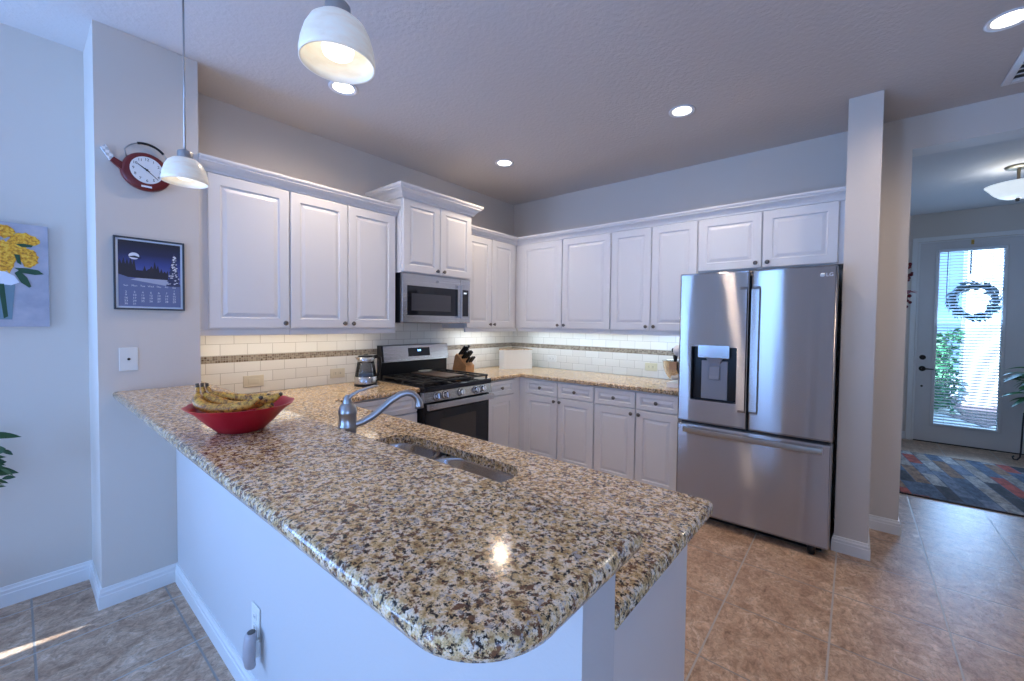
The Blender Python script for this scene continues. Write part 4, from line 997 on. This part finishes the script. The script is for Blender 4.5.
# ================================================================ entry: rug, front door, wreath, outside
M_rug = mat('patchwork_rug', rough=.9); t = NT(M_rug); v = t.coord(rot=(0, 0, 1.47))
b = t.n('ShaderNodeTexBrick', offset=.4, offset_frequency=2, squash=1.6, squash_frequency=3)
for k, val in (('Scale', 1), ('Mortar Size', .004), ('Brick Width', .36), ('Row Height', .105), ('Bias', 0)): b.inputs[k].default_value = val
b.inputs['Color1'].default_value = (0, 0, 0, 1); b.inputs['Color2'].default_value = (1, 1, 1, 1); b.inputs['Mortar'].default_value = (.45, .45, .45, 1)
t.l(v, b.inputs['Vector'])
c = t.ramp(b.outputs['Color'], [(0, (.06, .055, .06)), (.14, (.32, .27, .23)), (.26, (.42, .08, .05)), (.40, (.10, .13, .19)), (.52, (.40, .34, .29)), (.66, (.20, .23, .30)), (.78, (.30, .17, .10)), (.88, (.45, .42, .40))], 'CONSTANT')
n_ = t.noise(t.coord(), 60, 3, .7); c2 = t.ramp(n_, [(.3, (.6, .6, .6)), (.6, (1.1, 1.1, 1.1))]); c3 = t.ramp(t.noise(t.coord(scale=(1, .5, 1)), 22, 5, .75), [(.38, (.45, .45, .47)), (.5, (1, 1, 1)), (.62, (1.5, 1.45, 1.4))])
t.base(t.mix(.75, t.mix(.6, c, c2, 'MULTIPLY'), c3, 'MULTIPLY')); t.bump(n_, .3, .003)
ru = thing('rug', 'patchwork pattern runner rug on the entry hall floor', 'rug', (4.24, 1.80, 0), .03)
MB().box(-.73, .73, -.80, .80, .0005, .011, .004).build('pile', M_rug, ru)
mb = MB(); M_edge = mat('rug_binding', (.06, .04, .035), .9)
for (a, b_, c0, d0) in ((-.745, -.73, -.815, .815), (.73, .745, -.815, .815), (-.73, .73, -.815, -.80), (-.73, .73, .80, .815)): mb.box(a, b_, c0, d0, .0005, .010, .003)
mb.build('binding', M_edge, ru)

M_doorp = mat('front_door_paint', (.66, .64, .64), .4)
DXL, DXR = 3.797, 4.713
door = thing('door_1', None, None, (0, 3.36, 0)); door['kind'] = 'structure'; 
mb = MB(); gx0, gx1, gz0, gz1 = 3.965, 4.49, .235, 2.335
mb.box(DXL, gx0, -.02, .024, .012, 2.452); mb.box(gx1, DXR, -.02, .024, .012, 2.452); mb.box(gx0, gx1, -.02, .024, .012, gz0); mb.box(gx0, gx1, -.02, .024, gz1, 2.452)
mb.build('door_slab', M_doorp, door)
mb = MB()
for i, (o0, y0) in enumerate(((.030, -.032),)):
    mb.box(gx0-o0, gx0+.004, y0, -.0205, gz0-o0, gz1+o0, .005); mb.box(gx1-.004, gx1+o0, y0, -.0205, gz0-o0, gz1+o0, .005); mb.box(gx0, gx1, y0, -.0205, gz0-o0, gz0+.004, .005); mb.box(gx0, gx1, y0, -.0205, gz1-.004, gz1+o0, .005)
mb.build('glass_frame', M_doorp, door)
MB().box(gx0, gx1, .008, .013, gz0, gz1).build('glass', M_glass, door)
mb = MB()
for (a, b_, c0, d0) in ((3.722, 3.772, 0, 2.52), (4.738, 4.788, 0, 2.52), (3.772, 4.738, 2.47, 2.52)): mb.box(a, b_, -.05, -.031, c0, d0, .004)
for (a, b_, c0, d0) in ((3.776, 3.7955, 0, 2.455), (4.7145, 4.734, 0, 2.455), (3.776, 4.734, 2.4535, 2.464)): mb.box(a, b_, -.03, .10, c0, d0)
mb.build('casing', M_trim, door)
MB().box(3.78, 4.73, -.03, .11, .0005, .011).build('threshold', mat('bronze_threshold', (.06, .05, .045), .4, .8), door)
M_brz = mat('oil_rubbed_bronze', (.035, .028, .025), .35, .9)
Mx = Matrix.Rotation(PI/2, 4, 'X')
MB().lathe([(.030, 0), (.030, .006), (.024, .012), (.012, .016), (0, .016)], 24, M=Matrix.Translation((3.852, -.02, 1.045)) @ Mx).build('deadbolt', M_brz, door, 40)
MB().lathe([(.032, 0), (.032, .008), (.024, .014), (.012, .018), (.012, .05), (0, .05)], 24, M=Matrix.Translation((3.852, -.02, .905)) @ Mx).tube([(3.852, -.065, .905), (3.90, -.068, .907), (3.95, -.062, .905)], [.010, .008, .006], 12).build('lever_handle', M_brz, door, 40)
MB().lathe([(.012, 0), (.012, .004), (0, .004)], 16, M=Matrix.Translation((3.853, -.02, .688)) @ Mx).build('stop_hole', M_brz, door)
# venetian blind on the door glass
bl = thing('door_blind', 'white venetian blind covering the front door glass', 'blind', (0, 3.322, 0))
M_slat = mat('white_blind_slat', (.84, .86, .88), .4); t = NT(M_slat)
tl_ = t.n('ShaderNodeBsdfTranslucent', ins={0: (.7, .74, .8, 1)}); mx_ = t.n('ShaderNodeMixShader', ins={0: .35})
t.l(t.b.outputs[0], mx_.inputs[1]); t.l(tl_.outputs[0], mx_.inputs[2]); t.l(mx_.outputs[0], t.t.nodes['Material Output'].inputs[0])
MB().box(gx0-.012, gx1+.012, -.030, .004, gz1-.012, gz1+.022, .003).build('head_rail', M_slat, bl)
MB().box(gx0+.0, gx1-.0, -.022, .0, gz0-.006, gz0+.010, .003).build('bottom_rail', M_slat, bl)
ns = 58
slat0 = None
for k in range(ns):
    z = gz0+.03+(gz1-gz0-.055)*k/(ns-1)
    if slat0 is None:
        slat0 = MB().loft([[(gx0+.002, -.012, -.0062), (gx0+.002, -.003, .0015), (gx0+.002, .007, .0058)], [(gx1-.002, -.012, -.0062), (gx1-.002, -.003, .0015), (gx1-.002, .007, .0058)]], False).build('slat', M_slat, bl); slat0.location = (0, -.009, z)
    else:
        c_ = slat0.copy(); COL.objects.link(c_); c_.parent = bl; c_.location = (0, -.009, z)
for x in (gx0+.09, gx1-.09): MB().box(x-.001, x+.001, -.011, -.009, gz0, gz1).build('ladder_cord', M_slat, bl)
MB().tube([(gx0+.068, -.032, gz1-.01), (gx0+.066, -.034, gz1-.62)], .004, 8).build('wand', mat('clear_wand', (.25, .30, .36), .3), bl)
# wreath hanger and wreath outside the glass
wh = thing('wreath_hanger', 'small brass hook over the top of the front door', 'hook', (4.236, 3.36, 2.454))
MB().box(-.012, .012, -.024, .028, -.0005+.001, .003).box(-.012, .012, -.024, -.0205, -.055, .003).lathe([(.012, 0), (.012, .006), (0, .008)], 14, M=Matrix.Translation((0, -.024, -.03)) @ Mx).build('hook', mat('brass', (.55, .36, .10), .3, 1.), wh)
MB().box(-.008, .008, .026, .029, -.40, .003).build('strap', mat('dark_hanger_strap', (.05, .06, .07), .5), wh)
wr = thing('wreath', 'dark leafy wreath hanging outside the front door glass', 'wreath', (4.275, 3.435, 1.735))
mb = MB(); M_wrl = mat('wreath_leaf', (.018, .05, .045), .5); M_wrl2 = mat('wreath_teal_leaf', (.03, .14, .14), .5)
mb2 = MB()
MB().tube([(.17*math.cos(2*PI*k/40), 0, .185*math.sin(2*PI*k/40)) for k in range(41)], .018, 8).build('ring', mat('vine_ring', (.05, .035, .03), .8), wr)
for k in range(420):
    a = random.uniform(0, 2*PI); r = random.uniform(.135, .215); b0 = Vector((r*math.cos(a), random.uniform(-.015, .015), r*1.08*math.sin(a)))
    d_ = Vector((-math.sin(a), random.uniform(-.25, .25), math.cos(a)))*.05+Vector((math.cos(a), 0, math.sin(a)))*random.uniform(-.035, .05)
    leaf(mb if random.random() < .75 else mb2, b0, b0+d_, .016, .005, random.uniform(-1, 1))
mb.build('dark_leaves', M_wrl, wr); mb2.build('teal_leaves', M_wrl2, wr)
mb = MB()
for k in range(14): a = random.uniform(0, 2*PI); leaf(mb, (.07, -.005, -.19), (.07+.07*math.cos(a), -.01, -.20+.06*math.sin(a)), .016, .01, random.uniform(-1, 1))
mb.build('bow', M_wrl2, wr)
# porch, path, hedge, wall outside
M_conc = mat('pale_concrete', (.70, .70, .70), .8)
struct('ground', MB().box(-1.0, 12, 3.50, 16, -.22, -.06), M_conc)
M_pav = mat('purple_pavers', (.20, .14, .17), .8); t = NT(M_pav)
b = t.n('ShaderNodeTexBrick', offset=.5)
for k, val in (('Scale', 1), ('Mortar Size', .006), ('Brick Width', .2), ('Row Height', .1)): b.inputs[k].default_value = val
b.inputs['Color1'].default_value = (.17, .11, .14, 1); b.inputs['Color2'].default_value = (.28, .20, .22, 1); b.inputs['Mortar'].default_value = (.10, .08, .09, 1)
t.l(t.coord(), b.inputs['Vector']); t.base(b.outputs['Color'])
struct('path', MB().prism([(4.40, 6.25), (4.735, 5.30), (4.97, 5.75), (5.6, 9.0), (4.66, 9.0), (4.64, 6.25)], -.06, -.045), M_pav)
struct('wall_porch', MB().box(4.80, 5.2, 7.55, 7.95, -.0445, 3.2).box(5.2, 9, 7.65, 7.9, -.0445, 3.2), mat('white_stucco', (.86, .84, .82), .8))
M_hedge = mat('hedge_leaf', rough=.5); t = NT(M_hedge); t.base(t.ramp(t.noise(t.coord(), 9, 3, .6), [(.35, (.02, .10, .06)), (.5, (.06, .26, .12)), (.66, (.22, .50, .26))]))
mb = MB()
for k in range(2600):
    x = random.uniform(2.5, 4.56); z = random.uniform(-.05, 1.46); y = 6.5+.25*math.sin(x*5)+random.uniform(-.15, .15)-.1*math.sin(z*4)
    if z > 1.36+.12*math.sin(x*4.3)+.06*math.sin(x*11): continue
    a = random.uniform(0, 2*PI); leaf(mb, (x, y, z), (x+.10*math.cos(a), y-.05, z+.10*math.sin(a)), .035, .02, random.uniform(-1, 1))
mb.box(2.4, 4.52, 6.6, 7.2, -.06, 1.18, .15)
hg = mb.build('hedge', M_hedge); tag(hg, 'clipped green hedge along the path outside the front door', 'hedge', None, 'stuff')
